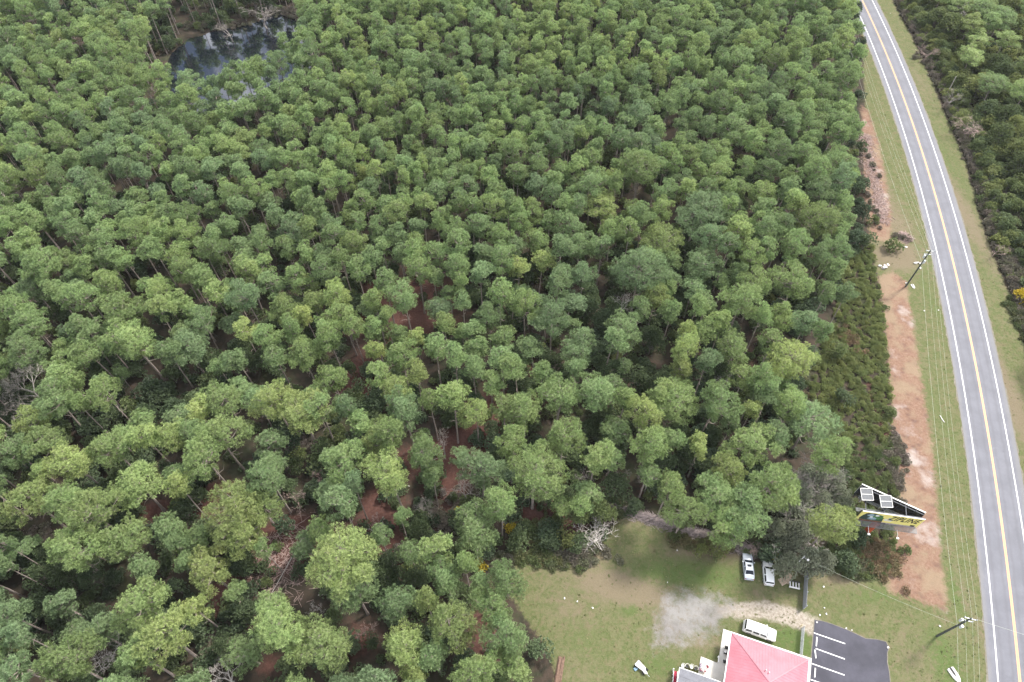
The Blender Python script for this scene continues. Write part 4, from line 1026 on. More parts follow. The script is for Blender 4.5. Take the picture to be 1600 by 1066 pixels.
# ---------------- pink-roofed building and its slab
UX = Vector((0.945, -0.326, 0)); VY = Vector((-0.326, -0.945, 0))      # along the front, and away to the south
def building():
    c0 = at(1143, 989, 3.2); W = 12.15; L = 16.0; E = 3.2
    rz = math.atan2(UX.y, UX.x)
    t = thing('pink_roofed_building', 'building with a faded pink-red metal hip roof and white gutters beside the parking lot', 'building', (c0.x, c0.y, 0), rz)
    # local frame: x along UX, y negative towards the south
    ap = W / 2; hz = E + .16 + ap * .34
    mb = MB(); z0 = E + .10
    v = [(0, 0, z0), (W, 0, z0), (W, -L, z0), (0, -L, z0), (ap, -ap, hz), (ap, -(L - ap), hz)]
    mb.add(v, [(0, 4, 1)[::-1], (1, 4, 5, 2)[::-1], (2, 5, 3)[::-1], (3, 5, 4, 0)[::-1]][0:0])
    faces = [(0, 4, 1), (1, 4, 5, 2), (2, 5, 3), (3, 5, 4, 0)]
    for f in faces:
        a, b_, c_ = (Vector(v[i]) for i in f[:3]); nrm = (b_ - a).cross(c_ - a)
        mb.add([v[i] for i in f], [tuple(range(len(f))) if nrm.z > 0 else tuple(range(len(f)))[::-1]])
    slope = (hz - z0) / ap
    for i in range(1, int(W / .45)):      # standing seams, north and south faces
        x = i * .45; d = min(x, W - x)
        if d > .15:
            mb.beam((x, -.02, z0 + .015), (x, -d, z0 + d * slope + .015), .03, .025)
            mb.beam((x, -L + .02, z0 + .022), (x, -L + d, z0 + d * slope + .022), .035, .035)
    for i in range(1, int(L / .45)):      # east and west faces
        y = -i * .45; d = min(-y, L + y, ap)
        if d > .15:
            mb.beam((.02, y, z0 + .015), (d, y, z0 + d * slope + .015), .03, .025)
            mb.beam((W - .02, y, z0 + .022), (W - d, y, z0 + d * slope + .022), .035, .035)
    rf = mb.build('roof', M['roof'], t)
    cap = MB()
    for a, b_ in (((0, 0, z0), v[4]), ((W, 0, z0), v[4]), ((W, -L, z0), v[5]), ((0, -L, z0), v[5]), (v[4], v[5])):
        a = Vector(a) + Vector((0, 0, .05)); b_ = Vector(b_) + Vector((0, 0, .05)); cap.beam(a, b_, .14, .04)
    cap.build('ridge_cap', M['roof'], rf)
    vn = MB()
    for x, y in ((5.4, -4.4), (5.9, -4.6)):
        vn.tube([(x, y, z0 + 4.4 * slope - .1), (x, y, z0 + 4.6 * slope + .45)], .07, 8)
    vn.build('vent_pipe', M['steel'], rf)
    g = MB()
    for a, b_ in (((-.12, .08, E), (W + .12, .08, E)), ((W + .08, 0, E), (W + .08, -L, E)), ((-.08, 0, E), (-.08, -L, E)), ((-.12, -L - .08, E), (W + .12, -L - .08, E))):
        g.beam(a, b_, .16, .17)
    g.build('gutter', M['trimwhite'], t)
    w = MB(); w.box((W / 2, -L / 2, (E - .02) / 2), (W - 1.8, L - 1.8, E - .02)); w.build('wall', M['wallpaint'], t)
    for x in (2.2, 7.2, 9.8):
        f = MB().box((x, -.88, 1.6), (1.3, .08, 1.2)).build('window', M['trimwhite'], t); MB().box((x, -.835, 1.6), (1.1, .03, 1.0)).build('pane', M['glass'], f)
    for y in (-3.0, -8.5):
        f = MB().box((.88, y, 1.6), (.08, 1.3, 1.2)).build('window', M['trimwhite'], t); MB().box((.835, y, 1.6), (.03, 1.1, 1.0)).build('pane', M['glass'], f)
    d = MB().box((4.8, -.87, 1.06), (1.0, .08, 2.1)).build('door', M['trimwhite'], t); MB().tube([(5.15, -.80, 1.0), (5.15, -.74, 1.0)], .03, 8).build('handle', M['steel'], d)
    d = MB().box((.87, -5.6, 1.06), (.08, 1.0, 2.1)).build('door', M['trimwhite'], t); MB().tube([(.80, -5.95, 1.0), (.74, -5.95, 1.0)], .03, 8).build('handle', M['steel'], d)
    # concrete slab (pavement) round the building, and the pad on its west side
    a = at(1130, 983, 0); b_ = at(1268, 1029, 0); s = 18.0
    P = [a, b_, b_ + VY * s, a + VY * s]; MB().prism([(p.x, p.y) for p in P], -.2, .10).build('pavement', M['concrete'])['kind'] = 'structure'
    p0 = at(1095, 1026, 0); p1 = at(1123, 1037, 0) - UX * .012
    P = [p0, p1, p1 + VY * 8, p0 + VY * 8]; MB().prism([(p.x, p.y) for p in P], -.2, .094).build('patio', M['concrete'])['kind'] = 'structure'
    # handrail post at the corner of the path
    w = at(1121, 1027, 0); mb = MB(); e = w + (at(1120.5, 1036, 0) - w)
    mb.beam((w.x, w.y, .9), (e.x, e.y, .9), .14, .08)
    for p in (w, e): mb.beam((p.x, p.y, 0), (p.x, p.y, .9), .09)
    tag(mb.build('handrail', M['whitewood']), 'short white handrail beside the concrete path left of the pink roof', 'handrail')
    # things standing in the shade of the west eave
    for (px, py, lab) in [(1136, 1012, 'dark chair under the upper west eave of the pink roof'), (1134.5, 1020, 'dark chair under the middle of the west eave'), (1133.5, 1034, 'small dark stool under the lower west eave')]:
        w = at(px, py, .5); tt = thing('porch_chair', lab, 'chair', (w.x - .12, w.y, .10), rz, 'chairs under the eave')
        MB().box((0, 0, .44), (.5, .5, .06)).build('seat', M['black'], tt); MB().box((.24, 0, .72), (.05, .48, .5)).build('backrest', M['black'], tt)
        for sx in (-.2, .2):
            for sy in (-.2, .2): MB().beam((sx, sy, 0), (sx, sy, .42), .04).build('leg', M['black'], tt)
    w = at(1136.6, 1018, .7); tt = MB(); tt.tube([(0, 0, 0), (0, 0, .5)], [.16, .2], 10); tt.tube([(0, 0, .5), (0, 0, .56)], [.22, .22], 10)
    o = tt.build('white_bucket', M['whitewood'], loc=(w.x - .3, w.y, .10)); tag(o, 'small white bucket between the dark chairs under the eave', 'bucket')
building()

def shed():
    a = at(1062.5, 1043.7, 2.6); rz = math.atan2(UX.y, UX.x); W, L = 7.2, 7.0
    t = thing('grey_roofed_shed', 'shed with a plain dark grey roof at the bottom edge left of the pink roof', 'shed', (a.x, a.y, 0), rz)
    mb = MB(); mb.add([(0, 0, 2.6), (W, 0, 2.6), (W, -L, 2.95), (0, -L, 2.95), (0, 0, 2.5), (W, 0, 2.5), (W, -L, 2.85), (0, -L, 2.85)],
                      [(3, 2, 1, 0), (4, 5, 6, 7), (0, 1, 5, 4), (1, 2, 6, 5), (2, 3, 7, 6), (3, 0, 4, 7)])
    for f in list(mb.f): pass
    r = mb.build('roof', M['shedroof'], t); bm = bmesh.new(); bm.from_mesh(r.data); bmesh.ops.recalc_face_normals(bm, faces=bm.faces); bm.to_mesh(r.data); bm.free()
    s = MB()
    for i in range(1, 6): s.beam((0.02, -i * 1.2, 2.62 + i * 1.2 * .05), (W - .02, -i * 1.2, 2.62 + i * 1.2 * .05), .03, .02)
    s.build('roof_seam', M['shedroof'], r)
    g = MB(); g.beam((-.06, .05, 2.56), (-.06, -L, 2.91), .1, .12); g.beam((-.1, .06, 2.55), (W, .06, 2.55), .1, .12); g.build('fascia', M['trimwhite'], t)
    MB().box((W / 2, -L / 2 - .1, 1.24), (W - .7, L - .7, 2.48)).build('wall', M['wallpaint'], t)
shed()

def patio_bits():
    rz = math.atan2(UX.y, UX.x)
    # railing with red flowers along the shed's west side
    a = at(1052.8, 1048, 1.0); b_ = at(1050.6, 1073, 1.0)
    t = thing('flower_stand', 'white slatted flower stand with dark red flowers left of the dark grey roof', 'flower stand', (a.x, a.y, 0), math.atan2(b_.y - a.y, b_.x - a.x))
    L = (b_ - a).length
    for y, nm in ((.0, 0), (.62, 1)):
        m_ = MB(); m_.beam((0, y, 1.0), (L, y, 1.0), .1, .09)
        for i in range(6): m_.beam((L * i / 5, y, 0), (L * i / 5, y, .97), .07)
        m_.build('rail', M['whitewood'], t)
    m_ = MB(); r = random.Random(5)
    m_.box((L / 2, .31, .45), (L, .46, .3))
    m_.build('planter', M['brownwood'], t)
    m_ = MB()
    for _ in range(420):
        p = Vector((r.uniform(0, L), r.uniform(.1, .52), r.uniform(.6, .85))); q = r.uniform(.03, .08); d = Vector((r.uniform(-1, 1), r.uniform(-1, 1), r.uniform(-.4, .4))).normalized() * q
        e = d.cross(Vector((0, 0, 1))).normalized() * q; m_.add([p - d - e, p + d - e, p + d + e, p - d + e], [(0, 1, 2, 3)])
    m_.build('flowers', M['redflower'], t)
    MB().beam((-.25, -.05, 0), (-.25, -.05, 1.15), .16).build('post', M['whitewood'], t)
    # lattice table and chairs on the patio
    def chair(px, py, lab, frame, seat, ang, z=.094):
        w = at(px, py, .6); tt = thing('patio_chair', lab, 'chair', (w.x, w.y, z), ang, 'chairs on the patio')
        s = MB(); s.tube([(0, 0, .42), (0, 0, .47)], [.26, .26], 12); s.build('seat', M[seat], tt)
        k = MB()
        for i in range(9):
            an = PI * (i / 8) - PI / 2; x, y = math.cos(an) * .3, math.sin(an) * .3; k.beam((x, y, .44), (x * 1.12, y * 1.12, .86), .03)
        k.tube([(math.cos(PI * (i / 8) - PI / 2) * .335, math.sin(PI * (i / 8) - PI / 2) * .335, .87) for i in range(9)], .028, 5)
        k.build('backrest', M[frame], tt)
        for i in range(4):
            an = PI / 4 + i * PI / 2; MB().beam((math.cos(an) * .2, math.sin(an) * .2, .42), (math.cos(an) * .27, math.sin(an) * .27, 0), .03).build('leg', M[frame], tt)
    w = at(1099, 1043.5, .72); t = thing('patio_table', 'round violet-grey lattice table on the concrete patio', 'table', (w.x, w.y, .094))
    m_ = MB()
    for i in range(3):
        q = .16 + i * .17; m_.tube([(math.cos(a_ * PI / 10) * q, math.sin(a_ * PI / 10) * q, .72) for a_ in range(21)], .03, 5)
    for i in range(8): m_.beam((0, 0, .72), (math.cos(i * PI / 4) * .5, math.sin(i * PI / 4) * .5, .72), .03)
    m_.build('tabletop', M['whitewood'], t)
    for i in range(3): MB().beam((0, 0, .70), (math.cos(i * 2.1) * .35, math.sin(i * 2.1) * .35, 0), .04).build('leg', M['violet'], t)
    chair(1096, 1040, 'patio chair above left of the lattice table', 'violet', 'violet', 2.4); chair(1105, 1042, 'patio chair with dark red seat right of the lattice table', 'whitewood', 'redcloth', -.4)
    chair(1101, 1048.5, 'patio chair with dark red seat below the lattice table', 'whitewood', 'redcloth', -1.8); chair(1095.5, 1046.5, 'dark violet patio chair at the corner of the shed roof', 'violet', 'redcloth', 3.4)
    chair(1067.5, 1040.5, 'white chair left of the shed roof corner', 'whitewood', 'whitewood', 1.2, 0); chair(1074, 1041, 'white chair with dark seat behind the shed roof', 'whitewood', 'black', 1.7, 0)
    chair(1081, 1042, 'white chair behind the middle of the shed roof', 'whitewood', 'whitewood', 1.9, 0); chair(1087.5, 1044.5, 'white chair with dark seat beside the patio corner', 'whitewood', 'black', .8, 0)
patio_bits()

# ---------------- vehicles
def loft(mb, rings, close=True):
    n = len(rings[0]); vs = [p for r in rings for p in r]
    fs = [(i * n + j, i * n + (j + 1) % n, (i + 1) * n + (j + 1) % n, (i + 1) * n + j) for i in range(len(rings) - 1) for j in range(n)]
    fs += [tuple(reversed(range(n))), tuple(range((len(rings) - 1) * n, len(rings) * n))]
    mb.add(vs, fs)
def car(name, label, px, py, heading, L, W, Hh, paint, style, groups='vehicles parked on the grass'):
    w = at(px, py, Hh * .6)
    t = thing(name, label, 'car', (w.x, w.y, 0), math.radians(heading) - PI / 2, groups)
    hl = L / 2; hw = W / 2; hood = {'sedan': .98, 'hatch': 1.0, 'suv': 1.12}[style]; deck = {'sedan': 1.03, 'hatch': 1.05, 'suv': 1.15}[style]
    # station: y from rear (-) to front (+): half width, top z
    if style == 'sedan': st = [(-1, .74, .62), (-.97, .88, deck - .1), (-.86, .95, deck), (-.60, .98, deck + .01), (-.2, 1, deck), (.2, 1, deck - .02), (.44, .99, hood), (.74, .96, hood - .07), (.92, .88, hood - .17), (.985, .76, hood - .28), (1, .6, .5)]
    elif style == 'hatch': st = [(-1, .72, .66), (-.98, .88, deck), (-.8, .97, deck + .04), (-.2, 1, deck + .02), (.2, 1, deck), (.46, .99, hood), (.74, .95, hood - .08), (.91, .86, hood - .18), (.98, .74, hood - .28), (1, .58, .5)]
    else: st = [(-1, .86, .72), (-.985, .94, deck), (-.8, .99, deck), (-.2, 1, deck), (.3, 1, deck), (.52, .99, hood + .02), (.8, .97, hood - .03), (.94, .92, hood - .1), (.99, .84, hood - .22), (1, .74, .6)]
    mb = MB(); rings = []
    for y, k, z in st:
        q = hw * k; y *= hl
        rings.append([(-q * .88, y, .26), (-q, y, .42), (-q * 1.0, y, z * .72), (-q * .97, y, z - .06), (-q * .82, y, z), (0, y, z + .03), (q * .82, y, z), (q * .97, y, z - .06), (q, y, z * .72), (q, y, .42), (q * .88, y, .26)][::-1])
    loft(mb, rings)
    # cabin: base loop (belt line) and roof loop
    cb = {'sedan': ((-.70, -.34), (.46, .18)), 'hatch': ((-.93, -.85), (.46, .20)), 'suv': ((-.965, -.90), (.50, .34))}[style]
    (rb, rt), (fb, ft) = cb; zb = deck - .03; zt = Hh; wb = hw * .90; wt = hw * (.72 if style != 'suv' else .80)
    B = [(-wb, rb * hl, zb), (wb, rb * hl, zb), (wb, fb * hl, hood - .02), (-wb, fb * hl, hood - .02)]
    T = [(-wt, rt * hl, zt - .05), (wt, rt * hl, zt - .05), (wt, ft * hl, zt - .06), (-wt, ft * hl, zt - .06)]
    mb.add(B + T, [(0, 1, 5, 4), (1, 2, 6, 5), (2, 3, 7, 6), (3, 0, 4, 7), (4, 5, 6, 7)])
    ins_ = .06; T2 = [(-wt + ins_, rt * hl + .12, zt), (wt - ins_, rt * hl + .12, zt), (wt - ins_, ft * hl - .14, zt), (-wt + ins_, ft * hl - .14, zt)]
    mb.add([(p[0], p[1], p[2] + .001) for p in T] + T2, [(0, 1, 5, 4), (1, 2, 6, 5), (2, 3, 7, 6), (3, 0, 4, 7), (4, 5, 6, 7)])
    body = mb.build('body', paint, t, smooth=False)
    bm = bmesh.new(); bm.from_mesh(body.data); bmesh.ops.recalc_face_normals(bm, faces=bm.faces); bm.to_mesh(body.data); bm.free()
    md = body.modifiers.new('soft', 'BEVEL'); md.width = .035; md.segments = 2; md.limit_method = 'ANGLE'; md.angle_limit = math.radians(25)
    body.data.polygons.foreach_set('use_smooth', [True] * len(body.data.polygons))
    def quad(nm, a, b_, c_, d, mat, e=.012, lo=.10, hi=.92, ins2=.05):
        a, b_, c_, d = map(Vector, (a, b_, c_, d)); nrm = (b_ - a).cross(d - a).normalized() * e
        def P(u, v): return a.lerp(b_, u).lerp(d.lerp(c_, u), v) + nrm
        return MB().add([P(ins2, lo), P(1 - ins2, lo), P(1 - ins2, hi), P(ins2, hi)] + [P(ins2, lo) - nrm * 2, P(1 - ins2, lo) - nrm * 2, P(1 - ins2, hi) - nrm * 2, P(ins2, hi) - nrm * 2],
                 [(0, 1, 2, 3), (7, 6, 5, 4), (4, 5, 1, 0), (5, 6, 2, 1), (6, 7, 3, 2), (7, 4, 0, 3)]).build(nm, mat, t)
    quad('windshield', B[2], B[3], T[3], T[2], M['glass']); quad('rear_window', B[0], B[1], T[1], T[0], M['glass'], hi=.85)
    for s in (0, 1):
        i, j = ((1, 2) if s == 0 else (3, 0)); a, b_, c_, d = map(Vector, (B[i], B[j], T[j], T[i]))
        nw = 2 if style != 'suv' else 3
        for k in range(nw):
            u0, u1 = k / nw + .03, (k + 1) / nw - .02
            quad('side_window', a.lerp(b_, u0), a.lerp(b_, u1), d.lerp(c_, u1), d.lerp(c_, u0), M['glass'], ins2=.03)
    if style == 'sedan': MB().box((0, (ft * hl) - .55, zt + .006), (wt * 1.15, .42, .012)).build('sunroof', M['glass'], t)
    if style == 'suv':
        for s in (-1, 1): MB().beam((s * (wt - .12), rt * hl + .4, zt + .05), (s * (wt - .12), ft * hl - .6, zt + .05), .05).build('roof_rail', M['trimwhite'], t)
    wr = {'sedan': .32, 'hatch': .34, 'suv': .39}[style]
    for sx in (-1, 1):
        for y in (-.60 * hl, .62 * hl):
            wh = MB(); wh.tube([(sx * (hw - .20), y, wr), (sx * (hw + .012), y, wr)], wr, 18); wo_ = wh.build('wheel', M['tyre'], t)
            MB().tube([(sx * (hw + .005), y, wr), (sx * (hw + .022), y, wr)], wr * .62, 12).build('rim', M['rim'], wo_)
        MB().box((sx * (hw * .66), hl * .965, hood * .62), (hw * .42, .12, .16)).build('headlight', M['lamp'], t)
        MB().box((sx * (hw * .74), -hl * .975, deck * .76), (hw * .28, .10, .18)).build('taillight', M['redlamp'], t)
        m_ = MB(); m_.box((sx * (hw + .09), (ft * hl + fb * hl) / 2 * .82, hood + .06), (.18, .12, .13)); m_.build('mirror', paint, t)
    MB().box((0, hl * .99, .5), (W * .8, .10, .16)).build('bumper', M['black'] if style == 'suv' else paint, t)
    MB().box((0, -hl * .99, .5), (W * .86, .12, .2)).build('bumper', paint, t)
    MB().box((0, -hl - .02, .78), (.34, .02, .14)).build('number_plate', M['trimwhite'], t)
    return t
car('parked_sedan', 'silver-blue sedan with a dark sunroof, left of the two cars on the grass', 1169.6, 884.5, 83, 4.65, 1.80, 1.42, M['carsilver'], 'sedan')
car('parked_hatchback', 'white hatchback parked between the silver sedan and the pallets', 1201.2, 894.5, 81, 4.3, 1.82, 1.52, M['carwhite'], 'hatch')
car('parked_suv', 'long white sport utility vehicle parked beside the pink roof', 1188.2, 984.5, -20, 5.3, 2.0, 1.9, M['carwhite'], 'suv')

# ---------------- billboard
def billboard():
    ZT, ZB = 9.7, 6.2
    A, B = at(1348.5, 798.5, ZT), at(1446, 812, ZT); Cc, D = at(1347.5, 757, ZT), at(1445.5, 801, ZT)
    base = at(1347, 845, 0); pc = Vector((base.x + .5, base.y + 1.1, 0))
    t = thing('billboard', 'V-shaped yellow billboard reading ZIPLINE on an orange steel pole beside the clay strip', 'billboard', (pc.x, pc.y, 0))
    def lc(p, z=None): return Vector((p.x - pc.x, p.y - pc.y, p.z if z is None else z))
    p = MB(); p.tube([(0, 0, -.2), (0, 0, 6.0)], .52, 20); p.tube([(0, 0, 5.6), (0, 0, 6.05)], .62, 20); p.tube([(0, 0, 0.0), (0, 0, .12)], .8, 20)
    p.build('pole', M['orangepole'], t)
    a, b_, c_, d = lc(A), lc(B), lc(Cc), lc(D)
    ux = (b_ - a); ux.z = 0; Lf = ux.length; ux.normalize(); nf = Vector((ux.y, -ux.x, 0))         # front face normal (south)
    rx = (d - c_); rx.z = 0; Lr = rx.length; rx.normalize(); nr = Vector((-rx.y, rx.x, 0))          # rear face normal (north-east)
    fr = MB()
    m1 = (a + b_) / 2; m2 = (c_ + d) / 2
    fr.beam((m1.x, m1.y, 6.1) , (0, 0, 6.1), .35, .4); fr.beam((m2.x, m2.y, 6.1), (0, 0, 6.1), .35, .4)
    for (s, e, n_) in ((a, b_, nf), (c_, d, nr)):
        for z in (6.3, 7.9, 9.4): q = n_ * -.35; fr.beam(Vector((s.x, s.y, z)) + q, Vector((e.x, e.y, z)) + q, .14)
        for i in range(9):
            u = i / 8; x = s.lerp(e, u); q = n_ * -.25; fr.beam(Vector((x.x, x.y, ZB)) + q, Vector((x.x, x.y, ZT - .1)) + q, .12)
            q2 = n_ * -1.0; fr.beam(Vector((x.x, x.y, ZT - .3)) + q, Vector((x.x, x.y, ZB)) + q2, .08); fr.beam(Vector((x.x, x.y, ZB)) + q, Vector((x.x, x.y, ZB)) + q2, .08)
    for u in (.05, .35, .7): fr.beam(Vector(a.lerp(b_, u)) + nf * -.3, Vector(c_.lerp(d, u)) + nr * -.3, .1)
    fr.build('frame', M['darksteel'], t)
    def panel(s, ux_, n_, L, mat, name):
        c = s + ux_ * (L / 2); m_ = MB(); m_.box((c.x, c.y, (ZT + ZB) / 2), (L, .12, ZT - ZB), rz=math.atan2(ux_.y, ux_.x)); return m_.build(name, mat, t)
    M['yellow_panel'] = simple('yellow_vinyl', (0.90, 0.80, 0.26), .55, var=.05, scale=.8); M['backdark'] = simple('dark_panel_back', (0.03, 0.032, 0.04), .7)
    M['grating'] = simple('grating_steel', (.20, .21, .22), .7, metal=.2); M['adblack'] = simple('black_print', (.02, .02, .02), .6); M['adgreen'] = simple('green_print', (.07, .20, .07), .6, var=.5, scale=5); M['addark'] = simple('dark_green_print', (.03, .06, .05), .6, var=.6, scale=6)
    M['adblue'] = simple('pale_blue_print', (.30, .42, .50), .6, var=.4, scale=5); M['adred'] = simple('rust_band_print', (.16, .07, .05), .6, var=.4, scale=4); M['adpink'] = simple('grey_band_print', (.42, .36, .36), .6, var=.2, scale=3)
    f = panel(a, ux, nf, Lf, M['yellow_panel'], 'front_panel')
    panel(c_, rx, nr, Lr, M['backdark'], 'rear_panel')
    def on(u, v, e): return a + ux * (u * Lf) + Vector((0, 0, ZB - a.z + v * (ZT - ZB))) + nf * (.06 + e)
    def patch(poly, mat, e, nm='print'):
        k = len(poly); vs = [on(u, v, e) for u, v in poly] + [on(u, v, e - .006) for u, v in poly]
        ar = sum(poly[i][0] * poly[(i + 1) % k][1] - poly[(i + 1) % k][0] * poly[i][1] for i in range(k))
        idx = tuple(range(k)) if ar > 0 else tuple(range(k))[::-1]
        return MB().add(vs, [idx] + [((i + 1) % k, i, k + i, k + (i + 1) % k) for i in range(k)]).build(nm, mat, f)
    def blob(cx, cy, rx_, ry_, n=14, seed=1):
        r = random.Random(seed); return [(cx + rx_ * math.cos(2 * PI * i / n) * r.uniform(.75, 1.1), cy + ry_ * math.sin(2 * PI * i / n) * r.uniform(.75, 1.1)) for i in range(n)]
    patch([(.03, .16), (.42, .16), (.40, .45), (.34, .80), (.22, .93), (.10, .90), (.05, .6)], M['addark'], .008, 'picture')
    patch(blob(.30, .55, .10, .30, seed=2), M['adgreen'], .014, 'picture'); patch(blob(.17, .72, .06, .16, seed=3), M['adblue'], .015, 'picture'); patch(blob(.23, .38, .08, .14, seed=4), M['adblue'], .020, 'picture')
    patch(blob(.11, .80, .035, .09, 10, 5), M['adblack'], .021, 'picture'); patch(blob(.27, .74, .035, .10, 10, 6), M['whitewood'], .022, 'picture'); patch(blob(.20, .52, .03, .10, 10, 8), M['whitewood'], .023, 'picture')
    patch([(.0, 0), (.42, 0), (.42, .15), (0, .15)], M['adred'], .009, 'band'); patch([(.42, 0), (.985, 0), (.985, .13), (.42, .10)], M['adpink'], .009, 'band')
    patch([(.88, .08), (.95, .08), (.95, .24), (.88, .24)], M['adblack'], .016, 'band')
    for i, (u0, u1, v) in enumerate([(.42, .50, .42), (.51, .56, .42), (.43, .55, .30), (.47, .53, .56)]): patch([(u0, v), (u1, v), (u1, v + .09), (u0, v + .09)], M['adblue'] if i % 2 else M['whitewood'], .012, 'print')
    cu = bpy.data.curves.new('lettering', 'FONT'); cu.body = 'ZIPLINE'; cu.size = 1.75; cu.shear = .35; cu.offset = .025; cu.extrude = .012; cu.space_character = 1.12
    to = bpy.data.objects.new('tmp', cu); C.objects.link(to); bpy.context.view_layer.update()
    me = bpy.data.meshes.new_from_object(to.evaluated_get(bpy.context.evaluated_depsgraph_get())); bpy.data.objects.remove(to)
    xs = [v.co.x for v in me.vertices]; ys = [v.co.y for v in me.vertices]; w_ = max(xs) - min(xs); h_ = max(ys) - min(ys); tw, th = Lf * .50, (ZT - ZB) * .46
    o0 = on(.47, .44, .02); upv = Vector((0, 0, 1))
    for v in me.vertices:
        q = o0 + ux * ((v.co.x - min(xs)) / w_ * tw) + upv * ((v.co.y - min(ys)) / h_ * th) + nf * v.co.z; v.co = q
    me.materials.clear(); me.materials.append(M['adblack']); me.name = 'lettering'; obj('lettering', me, f)
    # white trim of the rear panel, catwalks, lights, solar panels
    tr = MB()
    for z in (ZT + .04,): tr.beam(Vector((c_.x, c_.y, z)) - rx * .1, Vector((d.x, d.y, z)) + rx * .1, .19, .10)
    tr.build('top_trim', M['trimwhite'], t)
    tr = MB(); tr.beam(Vector((c_.x, c_.y, ZT)), Vector((c_.x, c_.y, ZB)), .1); tr.beam(Vector((a.x, a.y, ZT + .03)) - nf * -.0, Vector((b_.x, b_.y, ZT + .03)), .14, .06); tr.build('edge_trim', M['trimwhite'], t)
    def walk(s, ux_, n_, L, w_, z, off, name):
        m_ = MB(); o1 = s + n_ * off; o1.z = z
        for k in (0, w_): m_.beam(o1 + n_ * k, o1 + n_ * k + ux_ * L, .07, .08)
        k = int(L / .22)
        for i in range(k + 1): m_.beam(o1 + ux_ * (L * i / k) , o1 + ux_ * (L * i / k) + n_ * w_, .12, .03)
        return m_.build(name, M['grating'], t)
    walk(a, ux, nf, Lf, .95, ZB - .05, .12, 'catwalk'); walk(c_ + rx * .6, rx, -nr, Lr - .9, .55, ZB + 1.2, .95, 'catwalk'); walk(a + ux * .1, ux, -nf, Lf * .5, .6, ZB + .9, 1.15, 'catwalk')
    for u in (.21, .68):
        s = on(u, 0, .9); e = s + nf * 1.35 + Vector((0, 0, -.35)); l = MB(); l.beam(s, e, .05); ar = l.build('lamp_arm', M['trimwhite'], t)
        h = MB(); h.box((e.x, e.y, e.z), (.42, .26, .16), rz=math.atan2(ux.y, ux.x)); h.build('lamp_head', M['whitewood'], ar)
    M['solar'] = simple('weathered_solar_panel', (0.13, 0.135, 0.145), .6, var=.15, scale=4)
    for (px, py) in ((1354.5, 772.5), (1384.5, 783.5)):
        w = lc(at(px, py, 10.6)); ang = math.atan2(ux.y, ux.x) + .12; m_ = MB()
        tilt = Matrix.Rotation(ang, 4, 'Z') @ Matrix.Rotation(math.radians(16), 4, 'X')
        def T_(x, y, z): return w + tilt @ Vector((x, y, z))
        for sy in (-.52, .52):
            q = [T_(-.92, sy - .46, .02), T_(.92, sy - .46, .02), T_(.92, sy + .46, .02), T_(-.92, sy + .46, .02)]; q2 = [p_ - Vector((0, 0, .05)) for p_ in q]
            m_.add(q + q2, [(0, 1, 2, 3), (7, 6, 5, 4), (4, 5, 1, 0), (5, 6, 2, 1), (6, 7, 3, 2), (7, 4, 0, 3)])
        sp = m_.build('solar_panel', M['solar'], t)
        fm = MB()
        for sy in (-1.0, 0, 1.0): fm.beam(T_(-.98, sy, .05), T_(.98, sy, .05), .07, .05)
        for sx in (-.98, .98): fm.beam(T_(sx, -1.0, .05), T_(sx, 1.0, .05), .07, .05)
        fm.build('panel_frame', M['trimwhite'], sp)
        MB().beam(T_(0, 0, -.05), Vector((w.x, w.y, 7.4)), .12).build('mast', M['steel'], sp)
billboard()

# ---------------- power line
def pole_xy(y): return (road_x(y) - 12.6, y)
PO = [at(1464, 994, 0), at(1415, 448, 0)]
PP = [Vector((*pole_xy(-48), 0)), PO[0], PO[1], Vector((road_x(250) - 12.4, 250, 0))]
ATT = []
def upole(p, nxt, label, hgt=11.2, gear=2):
    d = (nxt - p); d.z = 0; d.normalize(); s = Vector((d.y, -d.x, 0)); t = thing('utility_pole', label, 'utility pole', (p.x, p.y, 0), 0, 'utility poles of the roadside line')
    MB().tube([(0, 0, -.3), (0, 0, hgt * .5), (0, 0, hgt)], [.20, .17, .13], 10).build('pole', M['pole'], t)
    pts = []
    for z, w_ in ((hgt - .25, .95), (hgt - 1.3, .85)):
        MB().beam(s * -w_ + Vector((0, 0, z)), s * w_ + Vector((0, 0, z)), .11, .13).build('crossarm', M['steel'], t)
        for k in (-w_ + .08, 0.12 if z > hgt - .5 else -w_ * .45, w_ - .08):
            q = s * k + Vector((0, 0, z)); m_ = MB(); m_.tube([q + Vector((0, 0, .05)), q + Vector((0, 0, .16)), q + Vector((0, 0, .24)), q + Vector((0, 0, .34))], [.045, .10, .07, .03], 8); m_.build('insulator', M['porcelain'], t)
            if z > hgt - .5: pts.append(p + q + Vector((0, 0, .33)))
    for i in range(gear):
        a_ = 2.2 + i * 2.4; q = Vector((math.cos(a_) * .42, math.sin(a_) * .42, hgt - 2.6 - i * .9)); m_ = MB(); m_.tube([q, q + Vector((0, 0, .75))], [.22, .22], 12); m_.tube([q + Vector((0, 0, .75)), q + Vector((0, 0, .95))], [.08, .03], 6); m_.build('transformer', M['porcelain'], t)
    pts.append(p + Vector((0, 0, hgt - 3.8)) + s * -.15); ATT.append(pts)
    return t
upole(PP[0], PP[1], 'utility pole south of the parking lot below the frame')
upole(PP[1], PP[2], 'dark utility pole leaning over the verge at bottom right of the clay strip', 10.6)
upole(PP[2], PP[3], 'dark utility pole with many pale insulators beside the rubble heap', 12.0, 3)
upole(PP[3], PP[3] + Vector((30, 100, 0)), 'utility pole at the far end of the roadside line')
